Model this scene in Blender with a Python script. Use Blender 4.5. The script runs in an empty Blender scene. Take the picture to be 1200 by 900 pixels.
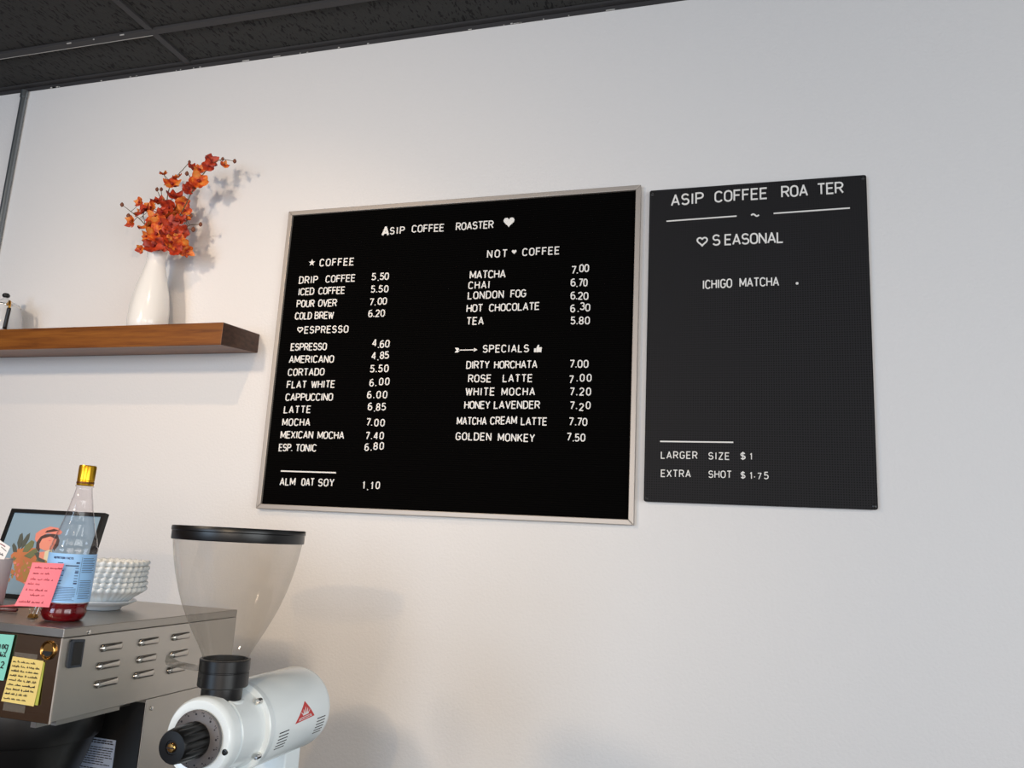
import bpy, bmesh, math, random
from mathutils import Vector, Matrix
PI = math.pi
R = random.Random(7)
scene = bpy.context.scene
col = scene.collection

# ------------------------------------------------------------------ camera
cam_d = bpy.data.cameras.new('camera')
cam = bpy.data.objects.new('camera', cam_d)
col.objects.link(cam)
cam_d.sensor_width = 36.0
cam_d.lens = 940.2 / 1200 * 36.0
cam_d.clip_start = 0.02
yaw, pitch, roll = math.radians(-16.902), math.radians(11.031), math.radians(2.9975)
fw = Vector((math.sin(yaw) * math.cos(pitch), math.cos(yaw) * math.cos(pitch), math.sin(pitch)))
rt = Vector((math.cos(yaw), -math.sin(yaw), 0))
up = rt.cross(fw)
rt2 = math.cos(roll) * rt + math.sin(roll) * up
up2 = -math.sin(roll) * rt + math.cos(roll) * up
mw = Matrix.Identity(4)
for i in range(3):
    mw[i][0], mw[i][1], mw[i][2] = rt2[i], up2[i], -fw[i]
mw[0][3], mw[1][3], mw[2][3] = 0, -2.3027, 1.65
cam.matrix_world = mw
scene.camera = cam

# ------------------------------------------------------------------ light
w = bpy.data.worlds.new('world')
scene.world = w
w.use_nodes = True
w.node_tree.nodes['Background'].inputs[0].default_value = (1.0, 0.98, 0.955, 1)
w.node_tree.nodes['Background'].inputs[1].default_value = 0.36

def area(name, loc, target, sx, sy, power, color):
    d = bpy.data.lights.new(name, 'AREA')
    d.shape = 'RECTANGLE'; d.size = sx; d.size_y = sy; d.energy = power; d.color = color
    o = bpy.data.objects.new(name, d); col.objects.link(o)
    o.location = loc
    o.rotation_euler = (Vector(target) - Vector(loc)).to_track_quat('-Z', 'Y').to_euler()
    return o
def spot(name, loc, target, power, color, angle, blend, rad):
    d = bpy.data.lights.new(name, 'SPOT')
    d.energy = power; d.color = color; d.spot_size = math.radians(angle); d.spot_blend = blend; d.shadow_soft_size = rad
    o = bpy.data.objects.new(name, d); col.objects.link(o)
    o.location = loc
    o.rotation_euler = (Vector(target) - Vector(loc)).to_track_quat('-Z', 'Y').to_euler()
    return o
COOL = (0.84, 0.92, 1.0)
WARM = (1.0, 0.80, 0.62)
area('window_light_left', (-2.9, -6.9, 1.75), (-2.9, 0, 1.75), 2.4, 2.3, 136, (.58, .77, 1.0))
area('window_light_front', (1.2, -6.9, 1.75), (1.2, 0, 1.75), 3.4, 2.3, 98, (.86, .80, .77))
area('window_light_right', (3.35, -3.6, 1.75), (0, -3.6, 1.75), 3.4, 2.2, 121, (.90, .95, .975))
spot('ceiling_lamp_light', (-1.19, -1.60, 3.33), (-1.85, 0, 1.55), 36, (1.0, .70, .45), 80, 1.0, 0.025)
spot('pendant_light_left', (-2.02, -2.75, 2.80), (-1.8, 0, 1.9), 115, (1.0, .80, .60), 92, 1.0, 0.11)
spot('pendant_light_right', (-.42, -2.88, 2.03), (-1.15, 0, 1.55), 34, (1.0, .72, .42), 62, 1.0, 0.018)

vs = scene.view_settings
scene.display_settings.display_device = 'sRGB'
vs.view_transform = 'Standard'
vs.look = 'None'
vs.gamma = 1.0
vs.exposure = 0.0
vs.use_curve_mapping = False

# ------------------------------------------------------------------ materials
def lin(c):
    return tuple(((v / 12.92) if v <= 0.04045 else ((v + 0.055) / 1.055) ** 2.4) for v in c)
def mat(name, rgb, rough=0.5, metal=0.0, srgb=True, **kw):
    m = bpy.data.materials.new(name); m.use_nodes = True
    b = m.node_tree.nodes['Principled BSDF']
    c = lin(rgb) if srgb else rgb
    b.inputs['Base Color'].default_value = (*c, 1)
    b.inputs['Roughness'].default_value = rough
    b.inputs['Metallic'].default_value = metal
    for k, v in kw.items():
        b.inputs[k.replace('_', ' ')].default_value = v
    return m
def nd(m, t, **kw):
    n = m.node_tree.nodes.new(t)
    for k, v in kw.items():
        setattr(n, k, v)
    return n
def lk(m, a, b): m.node_tree.links.new(a, b)
def bsdf(m): return m.node_tree.nodes['Principled BSDF']
def coords(m, scale=(1, 1, 1), rot=(0, 0, 0)):
    t = nd(m, 'ShaderNodeTexCoord'); mp = nd(m, 'ShaderNodeMapping')
    mp.inputs['Scale'].default_value = scale
    mp.inputs['Rotation'].default_value = rot
    lk(m, t.outputs['Object'], mp.inputs['Vector'])
    return mp.outputs['Vector']
def noise(m, vec, scale, detail=3, rough=0.5):
    n = nd(m, 'ShaderNodeTexNoise')
    n.inputs['Scale'].default_value = scale; n.inputs['Detail'].default_value = detail; n.inputs['Roughness'].default_value = rough
    lk(m, vec, n.inputs['Vector'])
    return n.outputs['Fac']
def ramp(m, fac, stops):
    r = nd(m, 'ShaderNodeValToRGB')
    e = r.color_ramp.elements
    while len(e) < len(stops): e.new(0.5)
    for i, (p, c) in enumerate(stops):
        e[i].position = p; e[i].color = (*lin(c), 1)
    lk(m, fac, r.inputs['Fac'])
    return r.outputs['Color']
def bump(m, h, strength, dist):
    b = nd(m, 'ShaderNodeBump')
    b.inputs['Strength'].default_value = strength; b.inputs['Distance'].default_value = dist
    lk(m, h, b.inputs['Height']); lk(m, b.outputs['Normal'], bsdf(m).inputs['Normal'])

# painted orange-peel drywall
M_wall = mat('wall_paint', (0.90, 0.892, 0.885), 0.55)
v = coords(M_wall)
bump(M_wall, noise(M_wall, v, 120, 3, 0.55), 0.2, 0.005)
# black fissured acoustic tile
M_tile = mat('ceiling_tile', (0.17, 0.165, 0.165), 0.9)
v = coords(M_tile, (105, 32, 1), (0, 0, 0.12))
f = noise(M_tile, v, 1.0, 3, 0.6)
lk(M_tile, ramp(M_tile, f, [(0.385, (0.05, 0.05, 0.05)), (0.44, (0.205, 0.205, 0.20))]), bsdf(M_tile).inputs['Base Color'])
bump(M_tile, f, 0.6, 0.006)
M_grid = mat('black_grid_metal', (0.215, 0.21, 0.215), 0.6)
M_chip = mat('white_paint_chip', (0.72, 0.71, 0.69), 0.7)
M_floor = mat('floor_wood', (0.36, 0.24, 0.15), 0.35)
v = coords(M_floor, (1.2, 9, 1))
lk(M_floor, ramp(M_floor, noise(M_floor, v, 3, 4), [(0.3, (0.25, 0.15, 0.09)), (0.7, (0.45, 0.30, 0.19))]), bsdf(M_floor).inputs['Base Color'])
M_panel = mat('side_wall_wood', (0.42, 0.28, 0.17), 0.5)
v = coords(M_panel, (1, 6, 0.6))
lk(M_panel, ramp(M_panel, noise(M_panel, v, 3, 4), [(0.3, (0.30, 0.19, 0.11)), (0.7, (0.50, 0.34, 0.21))]), bsdf(M_panel).inputs['Base Color'])

M_conduit = mat('galvanised_steel', (0.55, 0.57, 0.58), 0.35, 0.9)
M_alu = mat('brushed_aluminium', (0.72, 0.685, 0.65), 0.45, 0.45)
M_felt = mat('black_letter_panel', (0.02, 0.017, 0.016), 0.9, Specular_IOR_Level=0.05)
M_letter = mat('white_letter', (0.93, 0.92, 0.90), 0.5)
# pegboard: dark holes on a fine square pitch
M_peg = mat('black_peg_panel', (0.11, 0.108, 0.113), 0.65, Specular_IOR_Level=0.2)
t = nd(M_peg, 'ShaderNodeTexCoord'); sp = nd(M_peg, 'ShaderNodeSeparateXYZ'); lk(M_peg, t.outputs['Object'], sp.inputs[0])
def cell(m, s, pitch):
    a = nd(m, 'ShaderNodeMath', operation='MULTIPLY'); a.inputs[1].default_value = 1 / pitch; lk(m, s, a.inputs[0])
    b = nd(m, 'ShaderNodeMath', operation='FRACT'); lk(m, a.outputs[0], b.inputs[0])
    c = nd(m, 'ShaderNodeMath', operation='SUBTRACT'); c.inputs[1].default_value = 0.5; lk(m, b.outputs[0], c.inputs[0])
    d = nd(m, 'ShaderNodeMath', operation='MULTIPLY'); lk(m, c.outputs[0], d.inputs[0]); lk(m, c.outputs[0], d.inputs[1])
    return d.outputs[0]
ad = nd(M_peg, 'ShaderNodeMath', operation='ADD')
lk(M_peg, cell(M_peg, sp.outputs['X'], 0.0066), ad.inputs[0]); lk(M_peg, cell(M_peg, sp.outputs['Z'], 0.0066), ad.inputs[1])
lk(M_peg, ramp(M_peg, ad.outputs[0], [(0.055, (0.01, 0.01, 0.011)), (0.095, (0.137, 0.133, 0.14))]), bsdf(M_peg).inputs['Base Color'])
M_black = mat('black_plastic', (0.045, 0.045, 0.048), 0.35)
M_blackm = mat('black_matte', (0.03, 0.03, 0.032), 0.6)
# oiled wood shelf
M_wood = mat('oiled_wood', (0.5, 0.3, 0.13), 0.42)
v = coords(M_wood, (1.5, 16, 26))
n1 = noise(M_wood, v, 1.9, 6, 0.68)
lk(M_wood, ramp(M_wood, n1, [(0.28, (0.31, 0.15, 0.03)), (0.47, (0.48, 0.275, 0.075)), (0.72, (0.58, 0.36, 0.12))]), bsdf(M_wood).inputs['Base Color'])
M_wend = mat('dark_end_grain', (0.26, 0.17, 0.13), 0.5)
v = coords(M_wend, (8, 22, 60))
lk(M_wend, ramp(M_wend, noise(M_wend, v, 1.5, 4), [(0.3, (0.20, 0.12, 0.09)), (0.7, (0.34, 0.23, 0.175))]), bsdf(M_wend).inputs['Base Color'])
M_ceramic = mat('white_ceramic', (0.93, 0.925, 0.91), 0.18)
M_porcelain = mat('white_porcelain', (0.89, 0.915, 0.925), 0.25)
M_plate = mat('plate_glaze', (0.86, 0.89, 0.92), 0.2)
# flowers
M_petal = mat('orange_petal', (0.86, 0.30, 0.08), 0.55)
v = coords(M_petal)
lk(M_petal, ramp(M_petal, noise(M_petal, v, 1.5, 3), [(0.34, (0.60, 0.15, 0.05)), (0.48, (0.78, 0.29, 0.08)), (0.60, (0.88, 0.47, 0.16)), (0.70, (0.86, 0.56, 0.25))]), bsdf(M_petal).inputs['Base Color'])
M_petal2 = mat('red_petal', (0.74, 0.16, 0.08), 0.55)
v = coords(M_petal2)
lk(M_petal2, ramp(M_petal2, noise(M_petal2, v, 1.6, 3), [(0.35, (0.48, 0.10, 0.05)), (0.6, (0.72, 0.22, 0.07))]), bsdf(M_petal2).inputs['Base Color'])
M_core = mat('flower_throat', (0.52, 0.07, 0.06), 0.6)
M_stem = mat('brown_stem', (0.36, 0.30, 0.17), 0.7)
M_bud = mat('bud', (0.46, 0.26, 0.17), 0.6)
M_gold = mat('gold_trim', (0.80, 0.60, 0.28), 0.25, 1.0)
M_goldcap = mat('gold_cap', (0.86, 0.66, 0.16), 0.28, 0.9)
# stainless steel, finely brushed
def steel(name, c, r, axis_scale):
    m = mat(name, c, r, 1.0)
    v = coords(m, axis_scale)
    n = noise(m, v, 1.0, 4, 0.6)
    mr = nd(m, 'ShaderNodeMapRange'); mr.inputs['To Min'].default_value = r - 0.07; mr.inputs['To Max'].default_value = r + 0.1
    lk(m, n, mr.inputs['Value']); lk(m, mr.outputs[0], bsdf(m).inputs['Roughness'])
    return m
M_steel = steel('brushed_steel', (0.73, 0.71, 0.68), 0.34, (900, 14, 14))
M_steel_top = steel('brushed_steel_top', (0.66, 0.64, 0.61), 0.34, (14, 600, 14))
M_steel_front = steel('polished_steel', (0.62, 0.56, 0.49), 0.16, (8, 8, 400))
M_chrome = mat('chrome', (0.85, 0.85, 0.84), 0.12, 1.0)
M_brass = mat('brass', (0.75, 0.58, 0.34), 0.25, 1.0)
M_white = mat('white_enamel', (0.93, 0.965, 0.975), 0.2)
M_dial = mat('grey_dial', (0.40, 0.385, 0.385), 0.5, 0.3)
M_red = mat('red_sticker', (0.80, 0.16, 0.15), 0.4)
M_ink = mat('ink', (0.10, 0.09, 0.12), 0.7)
M_redink = mat('red_ink', (0.55, 0.14, 0.20), 0.7)
M_pink = mat('pink_paper', (0.95, 0.50, 0.55), 0.75)
M_teal = mat('teal_paper', (0.50, 0.80, 0.74), 0.75)
M_yellow = mat('yellow_paper', (0.88, 0.79, 0.48), 0.75)
M_ygreen = mat('olive_paper', (0.66, 0.68, 0.28), 0.75)
M_paper = mat('white_paper', (0.92, 0.92, 0.92), 0.7)
M_bluepaper = mat('pale_blue_paper', (0.66, 0.72, 0.82), 0.7)
M_label = mat('blue_bottle_label', (0.58, 0.77, 0.95), 0.45)
M_cup = mat('lilac_cup', (0.80, 0.78, 0.81), 0.5)
M_syrup = mat('red_syrup', (0.50, 0.02, 0.08), 0.08, Transmission_Weight=0.55, IOR=1.36)

def thin(name, tint, rough=0.03, haze=0.0, hazecol=(0.8, 0.8, 0.8), edge=None, strength=1.0, refl=0.32):
    """thin-walled clear plastic or glass: clear through, mirror by Fresnel, a little haze"""
    m = bpy.data.materials.new(name); m.use_nodes = True
    nt = m.node_tree; nt.nodes.remove(nt.nodes['Principled BSDF'])
    out = nt.nodes['Material Output']
    tr = nd(m, 'ShaderNodeBsdfTransparent'); tr.inputs[0].default_value = (*tint, 1)
    gl = nd(m, 'ShaderNodeBsdfGlossy'); gl.inputs['Roughness'].default_value = rough; gl.inputs['Color'].default_value = (strength, strength, strength, 1)
    df = nd(m, 'ShaderNodeBsdfDiffuse'); df.inputs[0].default_value = (*lin(hazecol), 1)
    lf = nd(m, 'ShaderNodeLayerWeight'); lf.inputs[0].default_value = 0.5
    fr = nd(m, 'ShaderNodeValToRGB'); fe = fr.color_ramp.elements
    fe[0].position = 0.0; fe[0].color = (.035, .035, .035, 1)
    fe[1].position = 1.0; fe[1].color = (refl, refl, refl, 1)
    fm = fe.new(0.72); fm.color = (.06, .06, .06, 1)
    lk(m, lf.outputs['Facing'], fr.inputs[0])
    mx0 = nd(m, 'ShaderNodeMixShader'); mx0.inputs[0].default_value = haze
    lk(m, tr.outputs[0], mx0.inputs[1]); lk(m, df.outputs[0], mx0.inputs[2])
    if edge:
        lw = nd(m, 'ShaderNodeLayerWeight'); lw.inputs[0].default_value = 0.25
        r = nd(m, 'ShaderNodeValToRGB'); e = r.color_ramp.elements
        e[0].position = 0.25; e[0].color = (*tint, 1); e[1].position = 1.0; e[1].color = (*edge, 1)
        lk(m, lw.outputs['Facing'], r.inputs[0]); lk(m, r.outputs[0], tr.inputs[0])
    mx = nd(m, 'ShaderNodeMixShader')
    lk(m, fr.outputs[0], mx.inputs[0]); lk(m, mx0.outputs[0], mx.inputs[1]); lk(m, gl.outputs[0], mx.inputs[2])
    lk(m, mx.outputs[0], out.inputs['Surface'])
    return m
M_hopper = thin('smoked_clear_plastic', (0.885, 0.875, 0.86), 0.05, 0.05, (0.66, 0.65, 0.63), (0.66, 0.65, 0.63), refl=.38)
M_pet = thin('clear_bottle_plastic', (0.96, 0.94, 0.95), 0.04, 0.0, (0.85, 0.8, 0.82), (0.36, 0.30, 0.33), refl=.8)
M_glass = thin('clear_glass', (0.95, 0.97, 0.97), 0.02, 0.42, (0.95, 0.95, 0.96), (0.6, 0.62, 0.64))
M_tab = thin('clear_tab_plastic', (0.86, 0.86, 0.85), 0.08, 0.25, (0.6, 0.6, 0.58), (0.4, 0.4, 0.4))
M_tape = thin('clear_tape', (0.88, 0.87, 0.85), 0.15, 0.10, (0.8, 0.78, 0.74))

# ------------------------------------------------------------------ mesh helpers
def obj(name, bm, m, parent=None, smooth=False, bevel=0, seg=2, auto=None):
    bmesh.ops.recalc_face_normals(bm, faces=bm.faces)
    me = bpy.data.meshes.new(name); bm.to_mesh(me); bm.free()
    if m is not None:
        for q in (m if isinstance(m, (list, tuple)) else [m]):
            me.materials.append(q)
    if smooth:
        for p in me.polygons: p.use_smooth = True
    o = bpy.data.objects.new(name, me); col.objects.link(o)
    if bevel:
        b = o.modifiers.new('bevel', 'BEVEL'); b.width = bevel; b.segments = seg; b.limit_method = 'ANGLE'
    if smooth and auto:
        e = o.modifiers.new('split', 'EDGE_SPLIT'); e.split_angle = math.radians(auto)
    if parent is not None:
        o.parent = parent
    return o
def rel(o, root):
    """parts are built in world coordinates: keep them there when parented"""
    o.matrix_parent_inverse = Matrix.Translation(-root.location)
    return o
def tag(o, label, cat, group=None):
    o['label'] = label; o['category'] = cat
    if group: o['group'] = group
    return o
def thing(name, label, cat, loc, group=None):
    o = bpy.data.objects.new(name, None); col.objects.link(o)
    o.empty_display_size = 0.05
    o.location = loc
    return tag(o, label, cat, group)
def struct(o): o['kind'] = 'structure'; return o
def part(name, bm, m, root, **kw):
    """part of a thing whose Empty sits at root.location; bm in world coordinates"""
    bmesh.ops.translate(bm, vec=-root.location, verts=bm.verts)
    return obj(name, bm, m, root, **kw)
def sub(name, bm, m, parent_part, root, **kw):
    bmesh.ops.translate(bm, vec=-root.location, verts=bm.verts)
    return obj(name, bm, m, parent_part, **kw)
def box(bm, x0, x1, y0, y1, z0, z1, mi=0):
    vs_ = [bm.verts.new((x, y, z)) for x in (x0, x1) for y in (y0, y1) for z in (z0, z1)]
    for f in ((0, 1, 3, 2), (4, 6, 7, 5), (0, 4, 5, 1), (2, 3, 7, 6), (0, 2, 6, 4), (1, 5, 7, 3)):
        bm.faces.new([vs_[i] for i in f]).material_index = mi
    return bm
def B(*a): return box(bmesh.new(), *a)
def lathe(bm, prof, c, n=48, axis='z', fn=None, mi=0, caps=True):
    """revolve (radius, height) pairs about an axis through c"""
    rings = []
    for r, h in prof:
        ring = []
        for i in range(n):
            a = 2 * PI * i / n
            rr, hh = (fn(r, h, a) if fn else (r, h))
            p, q = rr * math.cos(a), rr * math.sin(a)
            if axis == 'z': co = (c[0] + p, c[1] + q, c[2] + hh)
            elif axis == 'y': co = (c[0] + p, c[1] + hh, c[2] + q)
            else: co = (c[0] + hh, c[1] + p, c[2] + q)
            ring.append(bm.verts.new(co))
        rings.append(ring)
    for a, b in zip(rings, rings[1:]):
        for i in range(n):
            bm.faces.new((a[i], a[(i + 1) % n], b[(i + 1) % n], b[i])).material_index = mi
    if caps:
        for ring in (rings[0], rings[-1]):
            bm.faces.new(ring).material_index = mi
    return bm
def L(prof, c, **kw): return lathe(bmesh.new(), prof, c, **kw)
def tube(bm, pts, rad, n=8, mi=0):
    pts = [Vector(p) for p in pts]; rings = []
    prev = None
    for i, p in enumerate(pts):
        d = (pts[min(i + 1, len(pts) - 1)] - pts[max(i - 1, 0)]).normalized()
        if prev is None:
            u = d.orthogonal().normalized()
        else:
            u = (prev - d * prev.dot(d)).normalized()
        prev = u
        w_ = d.cross(u)
        r = rad[i] if isinstance(rad, (list, tuple)) else rad
        rings.append([bm.verts.new(p + (u * math.cos(2 * PI * k / n) + w_ * math.sin(2 * PI * k / n)) * r) for k in range(n)])
    for a, b in zip(rings, rings[1:]):
        for i in range(n):
            bm.faces.new((a[i], a[(i + 1) % n], b[(i + 1) % n], b[i])).material_index = mi
    bm.faces.new(rings[0]).material_index = mi; bm.faces.new(rings[-1]).material_index = mi
    return bm
def prism(bm, poly, fn, d0, d1, mi=0):
    """extrude a 2D polygon: fn(u, v, depth) gives the 3D point"""
    a = [bm.verts.new(fn(u, v, d0)) for u, v in poly]
    b = [bm.verts.new(fn(u, v, d1)) for u, v in poly]
    n = len(poly)
    bm.faces.new(a).material_index = mi
    bm.faces.new(b[::-1]).material_index = mi
    for i in range(n):
        bm.faces.new((a[i], b[i], b[(i + 1) % n], a[(i + 1) % n])).material_index = mi
    return bm
def XZ(u, v, d): return (u, d, v)          # a flat thing on a wall: u along x, v up, depth along y
def curve_pts(ctrl, n=8):
    """Catmull-Rom through control points"""
    P = [Vector(p) for p in ctrl]; P = [2 * P[0] - P[1]] + P + [2 * P[-1] - P[-2]]
    out = []
    for i in range(1, len(P) - 2):
        for k in range(n):
            t = k / n
            out.append(0.5 * ((2 * P[i]) + (P[i + 1] - P[i - 1]) * t + (2 * P[i - 1] - 5 * P[i] + 4 * P[i + 1] - P[i + 2]) * t * t + (-P[i - 1] + 3 * P[i] - 3 * P[i + 1] + P[i + 2]) * t ** 3))
    out.append(P[-2])
    return out

# ------------------------------------------------------------------ stroke lettering
def arc(cx, cy, rx, ry, a0, a1, n=9):
    return [(cx + rx * math.cos(math.radians(a0 + (a1 - a0) * i / (n - 1))), cy + ry * math.sin(math.radians(a0 + (a1 - a0) * i / (n - 1)))) for i in range(n)]
def glyphs():
    G = {}
    W = 0.54
    G['A'] = (0.58, [[(0, 0), (.29, 1), (.58, 0)], [(.1, .3), (.48, .3)]])
    G['B'] = (W, [[(0, 0), (0, 1), (.28, 1)] + arc(.28, .76, .22, .24, 90, -90)[1:] + [(0, .52)], [(.28, .52)] + arc(.28, .26, .26, .26, 90, -90) + [(0, 0)]])
    G['C'] = (W, [arc(.27, .7, .27, .3, 25, 180) + arc(.27, .3, .27, .3, 180, 335)])
    G['D'] = (W, [[(0, 0), (0, 1), (.22, 1)] + arc(.22, .68, .32, .32, 90, 0)[1:] + arc(.22, .32, .32, .32, 0, -90) + [(0, 0)]])
    G['E'] = (.48, [[(.48, 1), (0, 1), (0, 0), (.48, 0)], [(0, .52), (.42, .52)]])
    G['F'] = (.46, [[(.46, 1), (0, 1), (0, 0)], [(0, .52), (.4, .52)]])
    G['G'] = (W, [arc(.27, .7, .27, .3, 25, 180) + arc(.27, .3, .27, .3, 180, 360) + [(.54, .46), (.3, .46)]])
    G['H'] = (W, [[(0, 0), (0, 1)], [(.54, 0), (.54, 1)], [(0, .52), (.54, .52)]])
    G['I'] = (.14, [[(.07, 0), (.07, 1)]])
    G['K'] = (W, [[(0, 0), (0, 1)], [(.5, 1), (0, .42)], [(.16, .6), (.54, 0)]])
    G['L'] = (.44, [[(0, 1), (0, 0), (.44, 0)]])
    G['M'] = (.66, [[(0, 0), (0, 1), (.33, .2), (.66, 1), (.66, 0)]])
    G['N'] = (W, [[(0, 0), (0, 1), (.54, 0), (.54, 1)]])
    G['O'] = (W, [arc(.27, .7, .27, .3, 0, 180) + arc(.27, .3, .27, .3, 180, 360) + [(.54, .7)]])
    G['P'] = (W, [[(0, 0), (0, 1), (.28, 1)] + arc(.28, .74, .26, .26, 90, -90)[1:] + [(0, .48)]])
    G['R'] = (W, [[(0, 0), (0, 1), (.28, 1)] + arc(.28, .74, .25, .26, 90, -90)[1:] + [(0, .48)], [(.28, .48), (.54, 0)]])
    G['S'] = (W, [arc(.27, .74, .25, .26, 25, 255, 12) + arc(.27, .27, .27, .27, 75, -155, 12)])
    G['T'] = (.52, [[(0, 1), (.52, 1)], [(.26, 1), (.26, 0)]])
    G['U'] = (W, [[(0, 1)] + arc(.27, .28, .27, .28, 180, 360) + [(.54, 1)]])
    G['V'] = (.56, [[(0, 1), (.28, 0), (.56, 1)]])
    G['W'] = (.74, [[(0, 1), (.18, 0), (.37, .9), (.56, 0), (.74, 1)]])
    G['X'] = (.54, [[(0, 0), (.54, 1)], [(0, 1), (.54, 0)]])
    G['Y'] = (.54, [[(0, 1), (.27, .48), (.54, 1)], [(.27, .48), (.27, 0)]])
    G['Z'] = (.5, [[(0, 1), (.5, 1), (0, 0), (.5, 0)]])
    G['0'] = (.48, [arc(.24, .68, .24, .32, 0, 180) + arc(.24, .32, .24, .32, 180, 360) + [(.48, .68)]])
    G['1'] = (.14, [[(0, .8), (.14, 1), (.14, 0)]])
    G['2'] = (.48, [arc(.24, .73, .24, .27, 165, -25, 10) + [(0, 0), (.48, 0)]])
    G['3'] = (.48, [arc(.23, .76, .22, .24, 155, -85, 10) + arc(.23, .27, .25, .27, 80, -155, 11)])
    G['4'] = (.5, [[(.38, 0), (.38, 1)], [(.36, 1), (0, .27)], [(0, .27), (.5, .27)]])
    G['5'] = (.48, [[(.44, 1), (.07, 1), (.04, .53)], arc(.22, .32, .26, .30, 135, -150, 12)])
    G['6'] = (.48, [arc(.24, .3, .24, .3, 90, 450, 18), arc(.30, .68, .30, .32, 70, 180, 7) + [(0, .3)]])
    G['7'] = (.46, [[(0, 1), (.46, 1), (.14, 0)]])
    G['8'] = (.48, [arc(.24, .75, .21, .25, 270, -90, 15), arc(.24, .26, .24, .26, 90, 450, 15)])
    G['.'] = (.0, [[(0, -.02), (0, .12)]])
    G['$'] = (.5, [arc(.25, .68, .23, .22, 25, 255, 12) + arc(.25, .27, .25, .22, 75, -155, 12), [(.25, -.08), (.25, 1.05)]])
    return G
GL = glyphs()
def stroke(bm, pts, t, fn, d0, d1, mi=0):
    """a flat ribbon of width t along pts with mitred joints"""
    P = [Vector((p[0], p[1])) for p in pts]
    Q = [P[0]]
    for p in P[1:]:
        if (p - Q[-1]).length > 1e-6: Q.append(p)
    P = Q
    if len(P) < 2: return
    for i in range(1, len(P) - 1):                  # a sharp corner: two butting strokes instead of a mitre
        a, b = (P[i] - P[i - 1]).normalized(), (P[i + 1] - P[i]).normalized()
        if a.dot(b) < -.25:
            stroke(bm, P[:i] + [P[i] + a * t * .22], t, fn, d0, d1, mi)
            stroke(bm, [P[i] - b * t * .22] + P[i:], t, fn, d0, d1 + (d1 - d0) * .025, mi)
            return
    l, r = [], []
    closed = (P[0] - P[-1]).length < 1e-6
    for i, p in enumerate(P):
        if closed:
            a = (p - P[i - 1 if i > 0 else len(P) - 2]).normalized(); b = (P[i + 1 if i < len(P) - 1 else 1] - p).normalized()
        else:
            a = (p - P[i - 1]).normalized() if i > 0 else (P[1] - p).normalized()
            b = (P[i + 1] - p).normalized() if i < len(P) - 1 else a
        nrm = Vector((-(a + b).y, (a + b).x))
        if nrm.length < 1e-4: nrm = Vector((-a.y, a.x))
        nrm.normalize()
        k = min(1 / max(0.3, nrm.dot(Vector((-a.y, a.x)))), 1.45) * t / 2
        l.append(p + nrm * k); r.append(p - nrm * k)
    for i in range(len(P) - 1):
        q = [l[i], r[i], r[i + 1], l[i + 1]]
        prism(bm, [(v_.x, v_.y) for v_ in q], fn, d0, d1 + (d1 - d0) * .006 * i, mi)
def word(bm, text, x0, x1, z0, z1, h, weight=1.0, fn=XZ, d0=0, d1=-.003, t=.135, mi=0, shear=0.0):
    """lay one word between x0 and x1 on a baseline from z0 to z1"""
    tk = t * weight * (1 if weight == 1 else 1.0)
    ws = [GL[c][0] * h for c in text]
    th = tk * h
    span = (x1 - x0) - th
    tot = sum(ws)
    n = len(text) - 1
    gap = (span - tot) / n if n else 0
    sc = 1.0
    if n and gap < 1.35 * th:                       # squeeze the letters when the line is tight
        gap = min(1.35 * th, 0.35 * span / n)
        sc = (span - gap * n) / tot
    x = x0 + th / 2
    if not n:                                       # a lone character keeps its own width
        x = (x0 + x1) / 2 - tot / 2
    for c, wd in zip(text, ws):
        for ip, pl in enumerate(GL[c][1]):
            pts = []
            for u, v_ in pl:
                px = x + (u * h * sc)
                zb = z0 + (z1 - z0) * ((px - x0) / max(1e-6, x1 - x0))
                vv = th / 2 + v_ * (h - th)
                pts.append((px + shear * vv, zb + vv))
            stroke(bm, pts, th, fn, d0, d1 + (d1 - d0) * .05 * ip, mi)
        x += wd * sc + gap
    return bm
def heart(cx, cz, s, n=28):
    out = []
    for i in range(n):
        a = 2 * PI * i / n
        out.append((cx + s * 16 * math.sin(a) ** 3 / 32, cz + s * (13 * math.cos(a) - 5 * math.cos(2 * a) - 2 * math.cos(3 * a) - math.cos(4 * a)) / 32))
    return out
def scrawl(bm, x0, x1, z, h, fn, d0, d1, seed, t=.16, mi=0):
    """a handwritten word too small to read: one running pen line of loops, with a few tall letters"""
    rr = random.Random(seed)
    n = max(2, int((x1 - x0) / (h * 0.62)))
    step = (x1 - x0) / n
    pts = []
    for i in range(n):
        xh = h * rr.uniform(.48, .62) if rr.random() < .68 else h * rr.uniform(.85, 1.05)
        lo_ = 0 if rr.random() < .85 else -.3 * h
        k = rr.choice((0, 1, 2))
        for j in range(6):
            s_ = j / 6
            xx = x0 + step * (i + s_ + (.22 * math.sin(2 * PI * s_) if k else 0))
            pts.append((xx, z + lo_ * math.sin(PI * s_) + xh * (.5 - .5 * math.cos(2 * PI * s_ * (1 if k < 2 else 1.5)))))
    pts.append((x1, z))
    stroke(bm, pts, t * h, fn, d0, d1, mi)

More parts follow.
